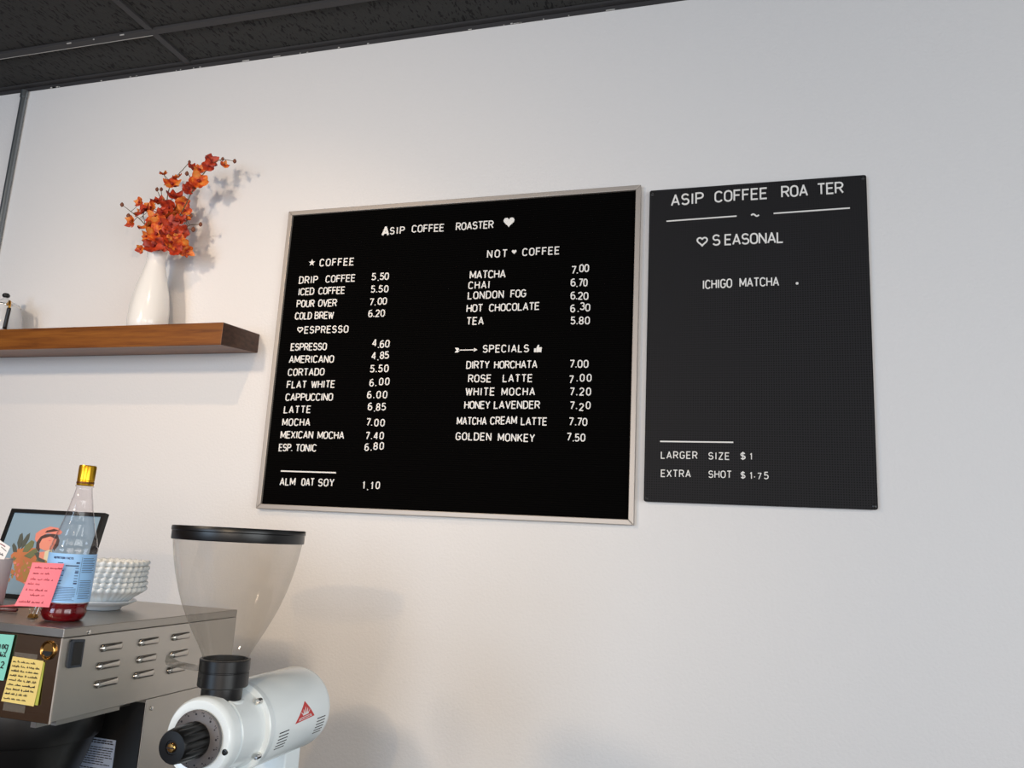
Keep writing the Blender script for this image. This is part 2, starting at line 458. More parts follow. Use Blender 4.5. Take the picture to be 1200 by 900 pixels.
# ------------------------------------------------------------------ room shell
X0, X1, Y0, CZ = -4.6, 3.4, -7.0, 3.373
struct(obj('wall_back', B(X0 - .1, X1 + .1, 0, .12, 0, CZ + .2), M_wall))
struct(obj('floor', B(X0 - .1, X1 + .1, Y0 - .1, .12, -.1, 0), M_floor))
struct(obj('ceiling', B(X0 - .1, X1 + .1, Y0 - .1, .12, CZ + .006, CZ + .1), M_tile))
struct(obj('wall_left', B(X0 - .1, X0, Y0 - .1, 0, 0, CZ + .006), M_panel))
bm = bmesh.new()                                   # front wall with a shop window opening
box(bm, X0, X1, Y0 - .1, Y0, 0, .55); box(bm, X0, X1, Y0 - .1, Y0, 2.95, CZ + .006)
box(bm, X0, -4.2, Y0 - .1, Y0, .55, 2.95); box(bm, 3.0, X1, Y0 - .1, Y0, .55, 2.95)
struct(obj('wall_front', bm, M_wall))
bm = bmesh.new()
box(bm, X1, X1 + .1, Y0, 0, 0, .6); box(bm, X1, X1 + .1, Y0, 0, 2.9, CZ + .006)
box(bm, X1, X1 + .1, Y0, -5.4, .6, 2.9); box(bm, X1, X1 + .1, -1.8, 0, .6, 2.9)
struct(obj('wall_right', bm, M_wall))
def window(n, fn, a0, a1, z0, z1):
    bm = bmesh.new()
    t = .05
    for (a, b, c, d) in ((a0, a1, z0, z0 + t), (a0, a1, z1 - t, z1), (a0, a0 + t, z0 + t, z1 - t), (a1 - t, a1, z0 + t, z1 - t), ((a0 + a1) / 2 - .02, (a0 + a1) / 2 + .02, z0 + t, z1 - t)):
        box(bm, *fn(a, b), c, d)
    struct(obj('window_%d' % n, bm, M_grid))
window(1, lambda a, b: (a, b, Y0 - .08, Y0 - .02), -4.2, 3.0, .55, 2.95)
window(2, lambda a, b: (X1 + .02, X1 + .08, a, b), -5.4, -1.8, .6, 2.9)

# black suspended-ceiling grid: tee along the wall, cross tees, wall angle
bm = bmesh.new()
for y in (-.213, -.823, -1.433, -2.043):
    box(bm, X0, X1, y - .013, y + .013, CZ - .004, CZ + .008)
for k in range(-2, 5):
    x = -2.05 + 1.22 * k
    for y0, y1 in ((-.2, -.02), (-.81, -.226), (-1.42, -.836), (-2.03, -1.446)):
        if k == 1 and y0 == -.2: continue          # the cut tile by the wall runs on here
        box(bm, x - .013, x + .013, y0, y1, CZ - .003, CZ + .008)
struct(obj('trim_1', bm, M_grid))
bm = bmesh.new()
box(bm, X0, X1, -.022, -.0005, CZ - .001, CZ + .007); box(bm, X0, X1, -.003, -.0005, CZ - .016, CZ - .001)
struct(obj('trim_2', bm, M_grid))
bm = bmesh.new()                                   # bare scuffed edge of the tee and paint chips on the angle
box(bm, -3.3, -2.06, -.1995, -.1975, CZ - .005, CZ - .003)
for x, wd in ((-2.42, .02), (-2.18, .018), (-2.30, .006)):
    box(bm, x, x + wd, -.2265, -.2245, CZ - .006, CZ - .002)
rc = random.Random(11)
for i in range(26):
    x = rc.uniform(-2.75, -.4); wd = rc.choice((.004, .007, .012, .03))
    box(bm, x, x + wd, -.0042, -.003, CZ - .017, CZ - .017 + rc.uniform(.002, .006))
struct(obj('trim_3', bm, M_chip))

# ------------------------------------------------------------------ conduit on the wall
root = thing('metal_conduit', 'thin vertical galvanised conduit pipe on the wall at far left, above the shelf', 'pipe', (-2.845, -.013, 2.298))
pc = part('pipe', L([(.0115, 2.299), (.0115, CZ - .0195)], (-2.845, -.013, 0), n=20), M_conduit, root, smooth=True, auto=40)
bm = bmesh.new()
lathe(bm, [(.0135, CZ - .05), (.0135, CZ - .02)], (-2.845, -.0139, 0), n=20)
part('coupling', bm, M_conduit, root, smooth=True, auto=40)

# ------------------------------------------------------------------ letter boards
mx0, mx1, mz0, mz1 = -1.5363, -.3172, 1.7094, 2.7320
root = thing('menu_board', 'large black letter board coffee menu in a silver aluminium frame', 'menu board', ((mx0 + mx1) / 2, -.001, mz0))
fwid = .0155
def rail(poly, name='frame_rail'):
    bm = prism(bmesh.new(), poly, XZ, -.0205, -.001)
    part(name, bm, M_alu, root, bevel=.0018, seg=2)
rail([(mx0, mz0), (mx1, mz0), (mx1 - fwid, mz0 + fwid), (mx0 + fwid, mz0 + fwid)])
rail([(mx0, mz1), (mx0 + fwid, mz1 - fwid), (mx1 - fwid, mz1 - fwid), (mx1, mz1)])
rail([(mx0, mz0), (mx0 + fwid, mz0 + fwid), (mx0 + fwid, mz1 - fwid), (mx0, mz1)])
rail([(mx1, mz0), (mx1, mz1), (mx1 - fwid, mz1 - fwid), (mx1 - fwid, mz0 + fwid)])
bm = bmesh.new()                                   # grooved felt panel
za, zb = mz0 + fwid - .002, mz1 - fwid + .002
npit = 156; p = (zb - za) / npit
pro = []
for i in range(npit):
    z = za + i * p
    pro += [(z, -.0095), (z + .0012, -.0095), (z + .0019, -.0118), (z + .0024, -.012), (z + p - .0006, -.012), (z + p - .0001, -.0118)]
pro.append((zb, -.0095))
va = [bm.verts.new((mx0 + fwid - .002, y, z)) for z, y in pro]; vb = [bm.verts.new((mx1 - fwid + .002, y, z)) for z, y in pro]
for i in range(len(pro) - 1): bm.faces.new((va[i], vb[i], vb[i + 1], va[i + 1]))
c = [bm.verts.new(q) for q in ((mx0 + fwid - .002, -.002, za), (mx1 - fwid + .002, -.002, za), (mx1 - fwid + .002, -.002, zb), (mx0 + fwid - .002, -.002, zb))]
bm.faces.new(c[::-1]); bm.faces.new((va[0], c[0], c[1], vb[0])); bm.faces.new((va[-1], vb[-1], c[2], c[3]))
part('letter_panel', bm, M_felt, root)
MENU_TEXT = [
 ('title', [('A',-1.1746,-1.1504,2.6206,2.6206,0.0352,1.5),('SIP',-1.147,-1.0932,2.6246,2.6245,0.0262),('COFFEE',-1.068,-0.9536,2.6265,2.6237,0.0267),('ROASTER',-0.9131,-0.7847,2.6241,2.624,0.027)]),
 ('heading', [('COFFEE',-1.3984,-1.2689,2.5259,2.5236,0.0273)]),
 ('menu_line', [('DRIP',-1.4705,-1.3981,2.4677,2.4667,0.0265),('COFFEE',-1.3694,-1.2582,2.4669,2.4663,0.0263)]),
 ('menu_line', [('ICED',-1.4692,-1.4079,2.4257,2.4266,0.0262),('COFFEE',-1.3917,-1.2925,2.4263,2.4253,0.026)]),
 ('menu_line', [('POUR',-1.4697,-1.4017,2.3842,2.3831,0.0263),('OVER',-1.388,-1.3181,2.3835,2.3829,0.0263)]),
 ('menu_line', [('COLD',-1.4712,-1.4073,2.3413,2.3409,0.0258),('BREW',-1.3968,-1.3253,2.3412,2.3399,0.0258)]),
 ('heading', [('ESPRESSO',-1.4301,-1.2661,2.2919,2.2912,0.0257)]),
 ('menu_line', [('ESPRESSO',-1.4751,-1.3396,2.2338,2.2334,0.026)]),
 ('menu_line', [('AMERICANO',-1.4762,-1.3087,2.1918,2.1907,0.0258)]),
 ('menu_line', [('CORTADO',-1.4755,-1.3392,2.1476,2.1484,0.0256)]),
 ('menu_line', [('FLAT',-1.4744,-1.4007,2.106,2.1063,0.0254),('WHITE',-1.3836,-1.2962,2.1062,2.107,0.0254)]),
 ('menu_line', [('CAPPUCCINO',-1.4744,-1.2991,2.0635,2.0642,0.0254)]),
 ('menu_line', [('LATTE',-1.4755,-1.3759,2.0219,2.0235,0.0251)]),
 ('menu_line', [('MOCHA',-1.4765,-1.3733,1.9802,1.9811,0.0251)]),
 ('menu_line', [('MEXICAN',-1.4779,-1.3578,1.9387,1.9401,0.0249),('MOCHA',-1.3419,-1.2462,1.9392,1.94,0.0247)]),
 ('menu_line', [('ESP.',-1.4794,-1.4292,1.8966,1.8973,0.0249),('TONIC',-1.4169,-1.3408,1.8969,1.8978,0.0247)]),
 ('menu_line', [('ALM',-1.4624,-1.405,1.786,1.7872,0.0252),('OAT',-1.3833,-1.3366,1.787,1.7882,0.025),('SOY',-1.3231,-1.2659,1.7873,1.7885,0.0249)]),
 ('menu_price', [('5',-1.2003,-1.1814,2.4678,2.4673,0.0258),('.',-1.1765,-1.1719,2.4644,2.4642,0.0256),('50',-1.1691,-1.1365,2.4673,2.4671,0.0256)]),
 ('menu_price', [('5.50',-1.1975,-1.1342,2.4251,2.4238,0.0252)]),
 ('menu_price', [('7.',-1.1983,-1.1759,2.3808,2.3806,0.0252),('00',-1.169,-1.136,2.3827,2.3827,0.0252)]),
 ('menu_price', [('6.20',-1.1989,-1.1397,2.3414,2.3419,0.0252)]),
 ('menu_price', [('4',-1.1768,-1.1583,2.2427,2.2424,0.0257),('.60',-1.1541,-1.1139,2.2366,2.2387,0.0257)]),
 ('menu_price', [('4',-1.1755,-1.1573,2.1993,2.1993,0.0255),('.',-1.1524,-1.1482,2.1956,2.1956,0.0254),('85',-1.1447,-1.1124,2.2003,2.2012,0.0252)]),
 ('menu_price', [('5.50',-1.1751,-1.11,2.1562,2.1573,0.0254)]),
 ('menu_price', [('6.',-1.1729,-1.1486,2.1103,2.1113,0.025),('00',-1.1399,-1.1033,2.1141,2.115,0.025)]),
 ('menu_price', [('6.00',-1.1776,-1.1072,2.0714,2.0719,0.025)]),
 ('menu_price', [('6',-1.1725,-1.1548,2.0333,2.0333,0.025),('.',-1.1496,-1.1454,2.0284,2.0284,0.0247),('85',-1.1428,-1.1085,2.0317,2.033,0.0247)]),
 ('menu_price', [('7.',-1.1719,-1.1514,1.9833,1.9835,0.0247),('00',-1.1441,-1.108,1.9817,1.9817,0.0245)]),
 ('menu_price', [('7.40',-1.1705,-1.1073,1.9397,1.9406,0.0243)]),
 ('menu_price', [('6.',-1.1705,-1.1458,1.9029,1.9041,0.0245),('80',-1.1401,-1.1044,1.9069,1.9086,0.0243)]),
 ('menu_price', [('1',-1.1659,-1.1595,1.7841,1.7843,0.024),('.',-1.1502,-1.1459,1.7799,1.78,0.024),('10',-1.1374,-1.1067,1.7837,1.786,0.0238)]),
 ('heading', [('NOT',-0.8007,-0.7331,2.5246,2.5238,0.0266),('COFFEE',-0.6843,-0.5644,2.5246,2.5242,0.0262)]),
 ('menu_line', [('MATCHA',-0.8546,-0.735,2.4576,2.4561,0.0268)]),
 ('menu_line', [('CHAI',-0.8572,-0.785,2.4235,2.4236,0.0255)]),
 ('menu_line', [('LONDON',-0.8567,-0.7374,2.3897,2.3897,0.0258),('FOG',-0.7158,-0.6651,2.39,2.3903,0.0258)]),
 ('menu_line', [('HOT',-0.8582,-0.8035,2.3472,2.3474,0.026),('CHOCOLATE',-0.7833,-0.6201,2.347,2.3477,0.0255)]),
 ('menu_line', [('TEA',-0.8555,-0.7982,2.306,2.3058,0.0257)]),
 ('heading', [('SPECIALS',-0.7965,-0.6472,2.2155,2.2145,0.0251)]),
 ('menu_line', [('DIRTY',-0.847,-0.771,2.1649,2.1651,0.0251),('HORCHATA',-0.7561,-0.6186,2.1644,2.1647,0.0246)]),
 ('menu_line', [('ROSE',-0.838,-0.7626,2.1219,2.1215,0.0253),('LATTE',-0.726,-0.6317,2.1218,2.1217,0.025)]),
 ('menu_line', [('WHITE',-0.844,-0.7492,2.0806,2.0802,0.0255),('MOCHA',-0.7277,-0.6218,2.0802,2.0808,0.0248)]),
 ('menu_line', [('HONEY',-0.8451,-0.7613,2.0393,2.0393,0.0246),('LAVENDER',-0.7496,-0.6046,2.0396,2.0401,0.0247)]),
 ('menu_line', [('MATCHA',-0.866,-0.7695,1.9896,1.9897,0.0243),('CREAM',-0.7584,-0.674,1.9904,1.9932,0.0249),('LATTE',-0.6616,-0.5803,1.9902,1.9897,0.0245)]),
 ('menu_line', [('GOLDEN',-0.8666,-0.7517,1.942,1.9418,0.0248),('MONKEY',-0.7311,-0.6159,1.9408,1.9395,0.0246)]),
 ('menu_price', [('7.',-0.525,-0.5043,2.4586,2.4582,0.0255),('00',-0.5005,-0.4701,2.4629,2.4626,0.0255)]),
 ('menu_price', [('6',-0.5254,-0.51,2.4188,2.4185,0.0253),('.',-0.508,-0.5035,2.4154,2.4152,0.0251),('70',-0.5007,-0.473,2.4178,2.4166,0.0251)]),
 ('menu_price', [('6.20',-0.5243,-0.469,2.3776,2.3737,0.025)]),
 ('menu_price', [('6.',-0.5235,-0.4972,2.3364,2.3361,0.0248),('3',-0.4948,-0.4783,2.343,2.3424,0.0248),('0',-0.4764,-0.4633,2.3381,2.3377,0.0248)]),
 ('menu_price', [('5.80',-0.5213,-0.462,2.2984,2.2973,0.0248)]),
 ('menu_price', [('7.00',-0.5188,-0.4616,2.1644,2.1637,0.0247)]),
 ('menu_price', [('7',-0.5182,-0.5058,2.1171,2.117,0.0242),('.00',-0.4959,-0.451,2.1221,2.1218,0.0238)]),
 ('menu_price', [('7.20',-0.5155,-0.4512,2.0802,2.0801,0.0244)]),
 ('menu_price', [('7.',-0.5134,-0.4916,2.0389,2.039,0.0238),('2',-0.4863,-0.471,2.0342,2.0342,0.0235),('0',-0.4661,-0.4509,2.0396,2.0396,0.0235)]),
 ('menu_price', [('7.',-0.5147,-0.4924,1.9908,1.9902,0.0242),('70',-0.4898,-0.4593,1.9903,1.9895,0.0241)]),
 ('menu_price', [('7',-0.5188,-0.506,1.9453,1.9454,0.0238),('.50',-0.5008,-0.4636,1.9428,1.9438,0.0238)]),
]
SIDE_TEXT = [
 ('title', [('ASIP',-0.2264,-0.1307,2.6554,2.657,0.037),('COFFEE',-0.1001,0.0495,2.6571,2.6576,0.0365),('ROA',0.0867,0.1595,2.6584,2.6585,0.0361),('TER',0.1838,0.2542,2.6593,2.6594,0.0356)]),
 ('heading', [('S',-0.1031,-0.0857,2.5232,2.523,0.0348),('EASONAL',-0.0713,0.0917,2.5227,2.5207,0.0343)]),
 ('menu_line', [('ICHIGO',-0.1334,-0.0499,2.3919,2.3934,0.0279),('MATCHA',-0.0299,0.078,2.3941,2.3931,0.0273)]),
 ('menu_line', [('LARGER',-0.2446,-0.1437,1.8978,1.8992,0.0211),('SIZE',-0.1144,-0.0573,1.8982,1.8983,0.0208)]),
 ('menu_price', [('$',-0.0284,-0.0156,1.8993,1.8996,0.0224),('1',-0.0028,0.0008,1.8999,1.9,0.0188)]),
 ('menu_line', [('EXTRA',-0.2438,-0.1614,1.8463,1.8474,0.0211),('SHOT',-0.1141,-0.0517,1.8475,1.8485,0.0206)]),
 ('menu_price', [('$',-0.0285,-0.0158,1.8476,1.8479,0.0209),('1',-0.0029,0.0002,1.8471,1.8472,0.0198),('.',0.0065,0.0098,1.8513,1.8514,0.0209),('7',0.0142,0.0275,1.8465,1.8468,0.0186),('5',0.0319,0.0451,1.8474,1.8478,0.0207)]),
]

TXT = {'title': 'title_lettering', 'heading': 'heading_lettering', 'menu_line': 'menu_item_lettering', 'menu_price': 'price_lettering'}
def lettering(data, root, d0, d1, t=.135):
    for kind, words in data:
        if kind == 'menu_price':                    # one price is one piece of lettering
            bm = bmesh.new()
            for wd in words: word(bm, *wd[:6], d0=d0, d1=d1, t=t)
            part(TXT[kind], bm, M_letter, root)
            continue
        if kind == 'heading' and words[0][0] == 'S':  # the loosely set S belongs to its word
            bm = bmesh.new()
            for wd in words: word(bm, *wd[:6], d0=d0, d1=d1, t=t)
            part(TXT[kind], bm, M_letter, root)
            continue
        for wd in words:                            # every other word stands apart
            bm = bmesh.new()
            word(bm, *wd[:6], weight=wd[6] if len(wd) > 6 else 1.0, d0=d0, d1=d1, t=t)
            part(TXT[kind], bm, M_letter, root)
lettering(MENU_TEXT, root, -.0115, -.0140)
def flat(name, polys, root, d0, d1, m=None):
    bm = bmesh.new()
    for pl in polys: prism(bm, pl, XZ, d0, d1)
    return part(name, bm, m or M_letter, root)
D0, D1 = -.0115, -.0140
flat('heart_symbol', [heart(-.7339, 2.643, .036)], root, D0, D1)
flat('heart_symbol', [heart(-.7113, 2.541, .0155)], root, D0, D1)
bm = bmesh.new(); h = heart(-1.4465, 2.307, .0185); stroke(bm, h + [h[0]], .0036, XZ, D0, D1); part('heart_outline_symbol', bm, M_letter, root)
star = []
for i in range(10):
    a = PI / 2 + i * PI / 5; r_ = .0125 if i % 2 == 0 else .0052
    star.append((-1.4283 + r_ * math.cos(a), 2.5415 + r_ * math.sin(a)))
flat('star_symbol', [star], root, D0, D1)
ax0, ax1, az = -.8885, -.8133, 2.2255
flat('arrow_symbol', [[(ax0 + .012, az - .0015), (ax1 - .010, az - .0015), (ax1 - .010, az + .0015), (ax0 + .012, az + .0015)],
                      [(ax1 - .012, az - .006), (ax1, az), (ax1 - .012, az + .006)],
                      [(ax0 + .006, az), (ax0, az - .0075), (ax0 + .011, az - .0075), (ax0 + .017, az), (ax0 + .011, az + .0075), (ax0, az + .0075)]], root, D0, D1)
tx, tz = -.6313, 2.2145
flat('thumb_symbol', [[(tx, tz), (tx + .006, tz), (tx + .006, tz + .012), (tx, tz + .012)],
                      [(tx + .007, tz), (tx + .023, tz), (tx + .024, tz + .015), (tx + .0145, tz + .0155), (tx + .0155, tz + .0225), (tx + .0115, tz + .023), (tx + .007, tz + .012)]], root, D0, D1)
flat('divider_line', [[(-1.4627, 1.8307), (-1.2632, 1.8302), (-1.2632, 1.8345), (-1.4627, 1.8350)]], root, D0, D1)

gx0, gx1, gz0, gz1 = -.2905, .3145, 1.7768, 2.7110
root = thing('seasonal_board', 'narrow frameless black peg letter board listing seasonal drinks, right of the large menu', 'menu board', ((gx0 + gx1) / 2, -.001, gz0))
def rrect(x0, x1, z0, z1, r, n=4):
    out = []
    for cx, cz, a in ((x1 - r, z1 - r, 0), (x0 + r, z1 - r, 90), (x0 + r, z0 + r, 180), (x1 - r, z0 + r, 270)):
        for i in range(n + 1):
            t = math.radians(a + 90 * i / n); out.append((cx + r * math.cos(t), cz + r * math.sin(t)))
    return out
part('peg_panel', prism(bmesh.new(), rrect(gx0, gx1, gz0, gz1, .006), XZ, -.0175, -.006), M_peg, root)
for x, z in ((gx0 + .012, gz0 + .012), (gx1 - .012, gz0 + .012), (gx0 + .012, gz1 - .012), (gx1 - .012, gz1 - .012)):
    part('standoff', L([(.006, -.007), (.006, -.0008)], (x, 0, z), n=14, axis='y'), M_black, root)
for x, z in ((-.2819, 2.6994), (.306, 2.702), (.306, 1.7855), (-.2825, 1.7855)):
    s_ = part('corner_screw', L([(.0052, -.0174), (.0052, -.0185), (.003, -.0192), (.0012, -.0186)], (x, 0, z), n=16, axis='y'), M_black, root, smooth=True, auto=30)
D0, D1 = -.017, -.0198
lettering(SIDE_TEXT, root, D0, D1, .125)
flat('divider_line', [[(-.2389, 2.6066), (-.037, 2.6091), (-.037, 2.6129), (-.2389, 2.6104)]], root, D0, D1)
flat('divider_line', [[(.0654, 2.6101), (.269, 2.6118), (.269, 2.6156), (.0654, 2.6139)]], root, D0, D1)
flat('divider_line', [[(-.2473, 1.945), (-.0475, 1.9454), (-.0475, 1.9492), (-.2473, 1.9488)]], root, D0, D1)
bm = bmesh.new(); stroke(bm, [(.0142 + .0215 * (i / 8 - .5), 2.6104 + .0035 * math.sin(2 * PI * i / 8)) for i in range(9)], .0042, XZ, D0, D1); part('tilde_symbol', bm, M_letter, root)
bm = bmesh.new(); h = heart(-.1345, 2.5395, .0285); stroke(bm, h + [h[0]], .0042, XZ, D0, D1); part('heart_outline_symbol', bm, M_letter, root)
part('dot_symbol', L([(.0038, D0), (.0038, D1)], (.1258, 0, 2.3988), n=14, axis='y'), M_letter, root)

# ------------------------------------------------------------------ floating shelf
bm = bmesh.new()
sx0, sx1 = -3.5, -1.609
sec = [(-.001, 2.2320), (-.199, 2.2108), (-.199, 2.2850), (-.001, 2.2975)]
a = [bm.verts.new((sx0, y, z)) for y, z in sec]; b = [bm.verts.new((sx1, y, z)) for y, z in sec]
bm.faces.new(a).material_index = 1; bm.faces.new(b[::-1]).material_index = 1
for i in range(4): bm.faces.new((a[i], b[i], b[(i + 1) % 4], a[(i + 1) % 4]))
o = obj('floating_shelf', bm, [M_wood, M_wend], None, bevel=.002, seg=2)
tag(o, 'thick brown wooden floating shelf on the white wall, with a dark end grain', 'shelf')

# vase
VC = (-1.988, -.105)
vz = 2.2912
prof = [(.0, 0), (.060, 0), (.0645, .006), (.066, .03), (.0645, .075), (.058, .125), (.046, .180), (.0345, .225), (.0305, .248), (.0315, .272), (.0365, .297), (.0385, .302), (.0355, .3015), (.0285, .272), (.0275, .248), (.032, .222), (.044, .175), (.052, .12), (.05, .02), (0, .018)]
root = thing('bottle_vase', 'white ceramic bottle vase with a flared mouth holding orange orchids on the shelf', 'vase', (VC[0], VC[1], vz))
part('vase_body', L(prof, (VC[0], VC[1], vz), n=56, caps=False), M_ceramic, root, smooth=True)

# orchid sprays
SPRAYS = {
 'arch': dict(stem=[(-1.9744,-0.1,2.585),(-1.9357,-0.105,2.6598),(-1.8971,-0.11,2.7344),(-1.8642,-0.115,2.7999),(-1.8259,-0.12,2.852),(-1.786,-0.12,2.8901),(-1.7521,-0.12,2.8966),(-1.7058,-0.12,2.886)], fl=[(-1.8035,-0.125,2.8924,0.0238),(-1.7953,-0.14,2.8652,0.0207),(-1.7472,-0.12,2.8738,0.0133),(-1.8778,-0.115,2.8782,0.0195),(-1.8457,-0.12,2.8665,0.0164),(-1.8256,-0.14,2.8106,0.028),(-1.8617,-0.125,2.8111,0.0193),(-1.8827,-0.12,2.7959,0.0194)], buds=[(-1.7058,-0.12,2.886,0.0065),(-1.7559,-0.12,2.8985,0.0059),(-1.9017,-0.115,2.8593,0.0069)], twigs=[[(-1.8698,-0.115,2.8131),(-1.8939,-0.11,2.8529),(-1.9017,-0.115,2.8593)],[(-1.7657,-0.12,2.8947),(-1.7503,-0.12,2.8836),(-1.7472,-0.12,2.8738)]]),
 'tall': dict(stem=[(-1.9897,-0.095,2.5878),(-1.9942,-0.09,2.6792),(-1.9971,-0.085,2.7623),(-2.0,-0.08,2.8235),(-1.9777,-0.08,2.8677),(-1.9496,-0.08,2.8983),(-1.9279,-0.08,2.9228)], fl=[(-2.0227,-0.09,2.8784,0.0141),(-1.963,-0.09,2.8601,0.0171),(-1.9718,-0.1,2.8284,0.0258),(-1.9606,-0.09,2.7865,0.0243),(-1.9711,-0.1,2.7441,0.0257),(-1.9472,-0.09,2.7242,0.0242),(-1.9717,-0.1,2.7024,0.0241),(-1.9285,-0.085,2.7636,0.0227),(-2.0167,-0.085,2.7702,0.0183)], buds=[(-1.9279,-0.08,2.9228,0.0055),(-2.0523,-0.08,2.8277,0.0062),(-2.029,-0.085,2.8236,0.0061)], twigs=[[(-1.9982,-0.085,2.7461),(-2.0319,-0.08,2.7932),(-2.0523,-0.08,2.8277)],[(-1.9971,-0.085,2.7623),(-2.021,-0.085,2.7967),(-2.029,-0.085,2.8236)],[(-1.9937,-0.08,2.8296),(-2.0131,-0.085,2.8618),(-2.0224,-0.09,2.8767)]]),
 'left': dict(stem=[(-1.9961,-0.1,2.5862),(-2.0183,-0.11,2.6408),(-2.0533,-0.12,2.6837),(-2.099,-0.125,2.7201),(-2.1535,-0.125,2.7564)], fl=[(-2.0813,-0.12,2.763,0.0167),(-2.0942,-0.13,2.6855,0.0196),(-2.0378,-0.14,2.7158,0.0255),(-2.0006,-0.15,2.6521,0.0281),(-2.0815,-0.12,2.7209,0.0151),(-1.9935,-0.14,2.6873,0.0223),(-2.02,-0.13,2.6015,0.0134),(-2.0113,-0.14,2.6222,0.0163),(-2.0475,-0.12,2.5848,0.015),(-2.0134,-0.11,2.7655,0.0197)], buds=[(-2.1535,-0.125,2.7564,0.0067),(-2.1227,-0.12,2.7141,0.0073)], twigs=[[(-2.0467,-0.118,2.6777),(-2.0582,-0.12,2.7129),(-2.0594,-0.12,2.7419),(-2.0813,-0.12,2.763)],[(-2.0042,-0.11,2.5987),(-2.023,-0.12,2.5897),(-2.0475,-0.12,2.5848)]]),
 'centre': dict(stem=[(-1.9771,-0.105,2.5833),(-1.9729,-0.12,2.634),(-1.9654,-0.13,2.6832),(-1.9633,-0.13,2.7147)], fl=[(-1.9514,-0.15,2.6991,0.0236),(-1.9479,-0.155,2.6591,0.025),(-1.9092,-0.15,2.6555,0.0249),(-1.9545,-0.16,2.6171,0.0278),(-1.9164,-0.155,2.6167,0.0249),(-1.9671,-0.15,2.5783,0.0264),(-1.9135,-0.16,2.5806,0.0233),(-1.8958,-0.14,2.6307,0.0235),(-1.8988,-0.15,2.5898,0.0233),(-1.8933,-0.13,2.6751,0.0222),(-2.0262,-0.12,2.7395,0.0181)], buds=[], twigs=[]),
 'right': dict(stem=[(-1.9671,-0.1,2.5846),(-1.9331,-0.1,2.6173),(-1.8986,-0.1,2.6468),(-1.8739,-0.1,2.6704),(-1.8283,-0.1,2.6706)], fl=[(-1.8716,-0.13,2.5804,0.0278),(-1.882,-0.14,2.5649,0.0219),(-1.8921,-0.1,2.697,0.0164),(-1.8854,-0.12,2.6411,0.0207),(-1.9038,-0.1,2.7265,0.0195),(-1.8531,-0.12,2.5676,0.019),(-1.886,-0.13,2.606,0.0206)], buds=[(-1.8283,-0.1,2.6706,0.0065),(-1.8555,-0.1,2.6535,0.0077),(-1.8807,-0.09,2.7099,0.006)], twigs=[[(-1.8996,-0.1,2.6531),(-1.8791,-0.1,2.6581),(-1.8555,-0.1,2.6535)],[(-1.9007,-0.095,2.6806),(-1.8931,-0.09,2.698),(-1.8807,-0.09,2.7099)]]),
}

def blossom_mesh(seed):
    """an orchid flower: two broad side petals, three narrower sepals, a small lip"""
    rr = random.Random(seed)
    bm = bmesh.new()
    for k in range(5):
        a0 = PI / 2 + 2 * PI * k / 5 + rr.uniform(-.12, .12)
        wide = .60 if k in (1, 4) else .46
        cup = rr.uniform(.3, 1.15)
        lift = 0.03 * (k % 2)
        g = []
        for i in range(6):
            t = i / 5
            hw = wide * max(.07, math.sin(PI * min(1, .08 + .92 * t ** 1.25))) ** .55
            if i == 5: hw = wide * .38
            row = []
            for j in range(5):
                s = (j / 4 - .5) * 2
                rad = t * (1 - .07 * s * s)
                y = s * hw
                z = lift + cup * t ** 1.6 * .8 - .18 * s * s * t + .07 * math.sin(3 * s + 4 * t + seed + k)
                ca, sa = math.cos(a0), math.sin(a0)
                row.append(bm.verts.new((rad * ca - y * sa, rad * sa + y * ca, z)))
            g.append(row)
        for i in range(5):
            for j in range(4):
                f = bm.faces.new((g[i][j], g[i + 1][j], g[i + 1][j + 1], g[i][j + 1])); f.smooth = True
    lathe(bm, [(.05, .0), (.15, .10), (.17, .26), (.08, .34)], (0, 0, 0), n=8, mi=1)
    return bm
protos = []
for i in range(5):
    me = bpy.data.meshes.new('blossom'); bmm = blossom_mesh(i); bmm.to_mesh(me); bmm.free()
    me.materials.append(M_petal if i not in (2, 4) else M_petal2); me.materials.append(M_core)
    protos.append(me)
spray_labels = {'arch': 'longest orange orchid spray in the white vase, arching up to the right',
                'tall': 'upright orange orchid spray in the white vase with small buds near its top',
                'left': 'orange orchid spray in the white vase reaching out to the left',
                'centre': 'short orange orchid spray packed in the middle of the white vase',
                'right': 'short orange orchid spray in the white vase leaning right, its buds sticking out sideways'}
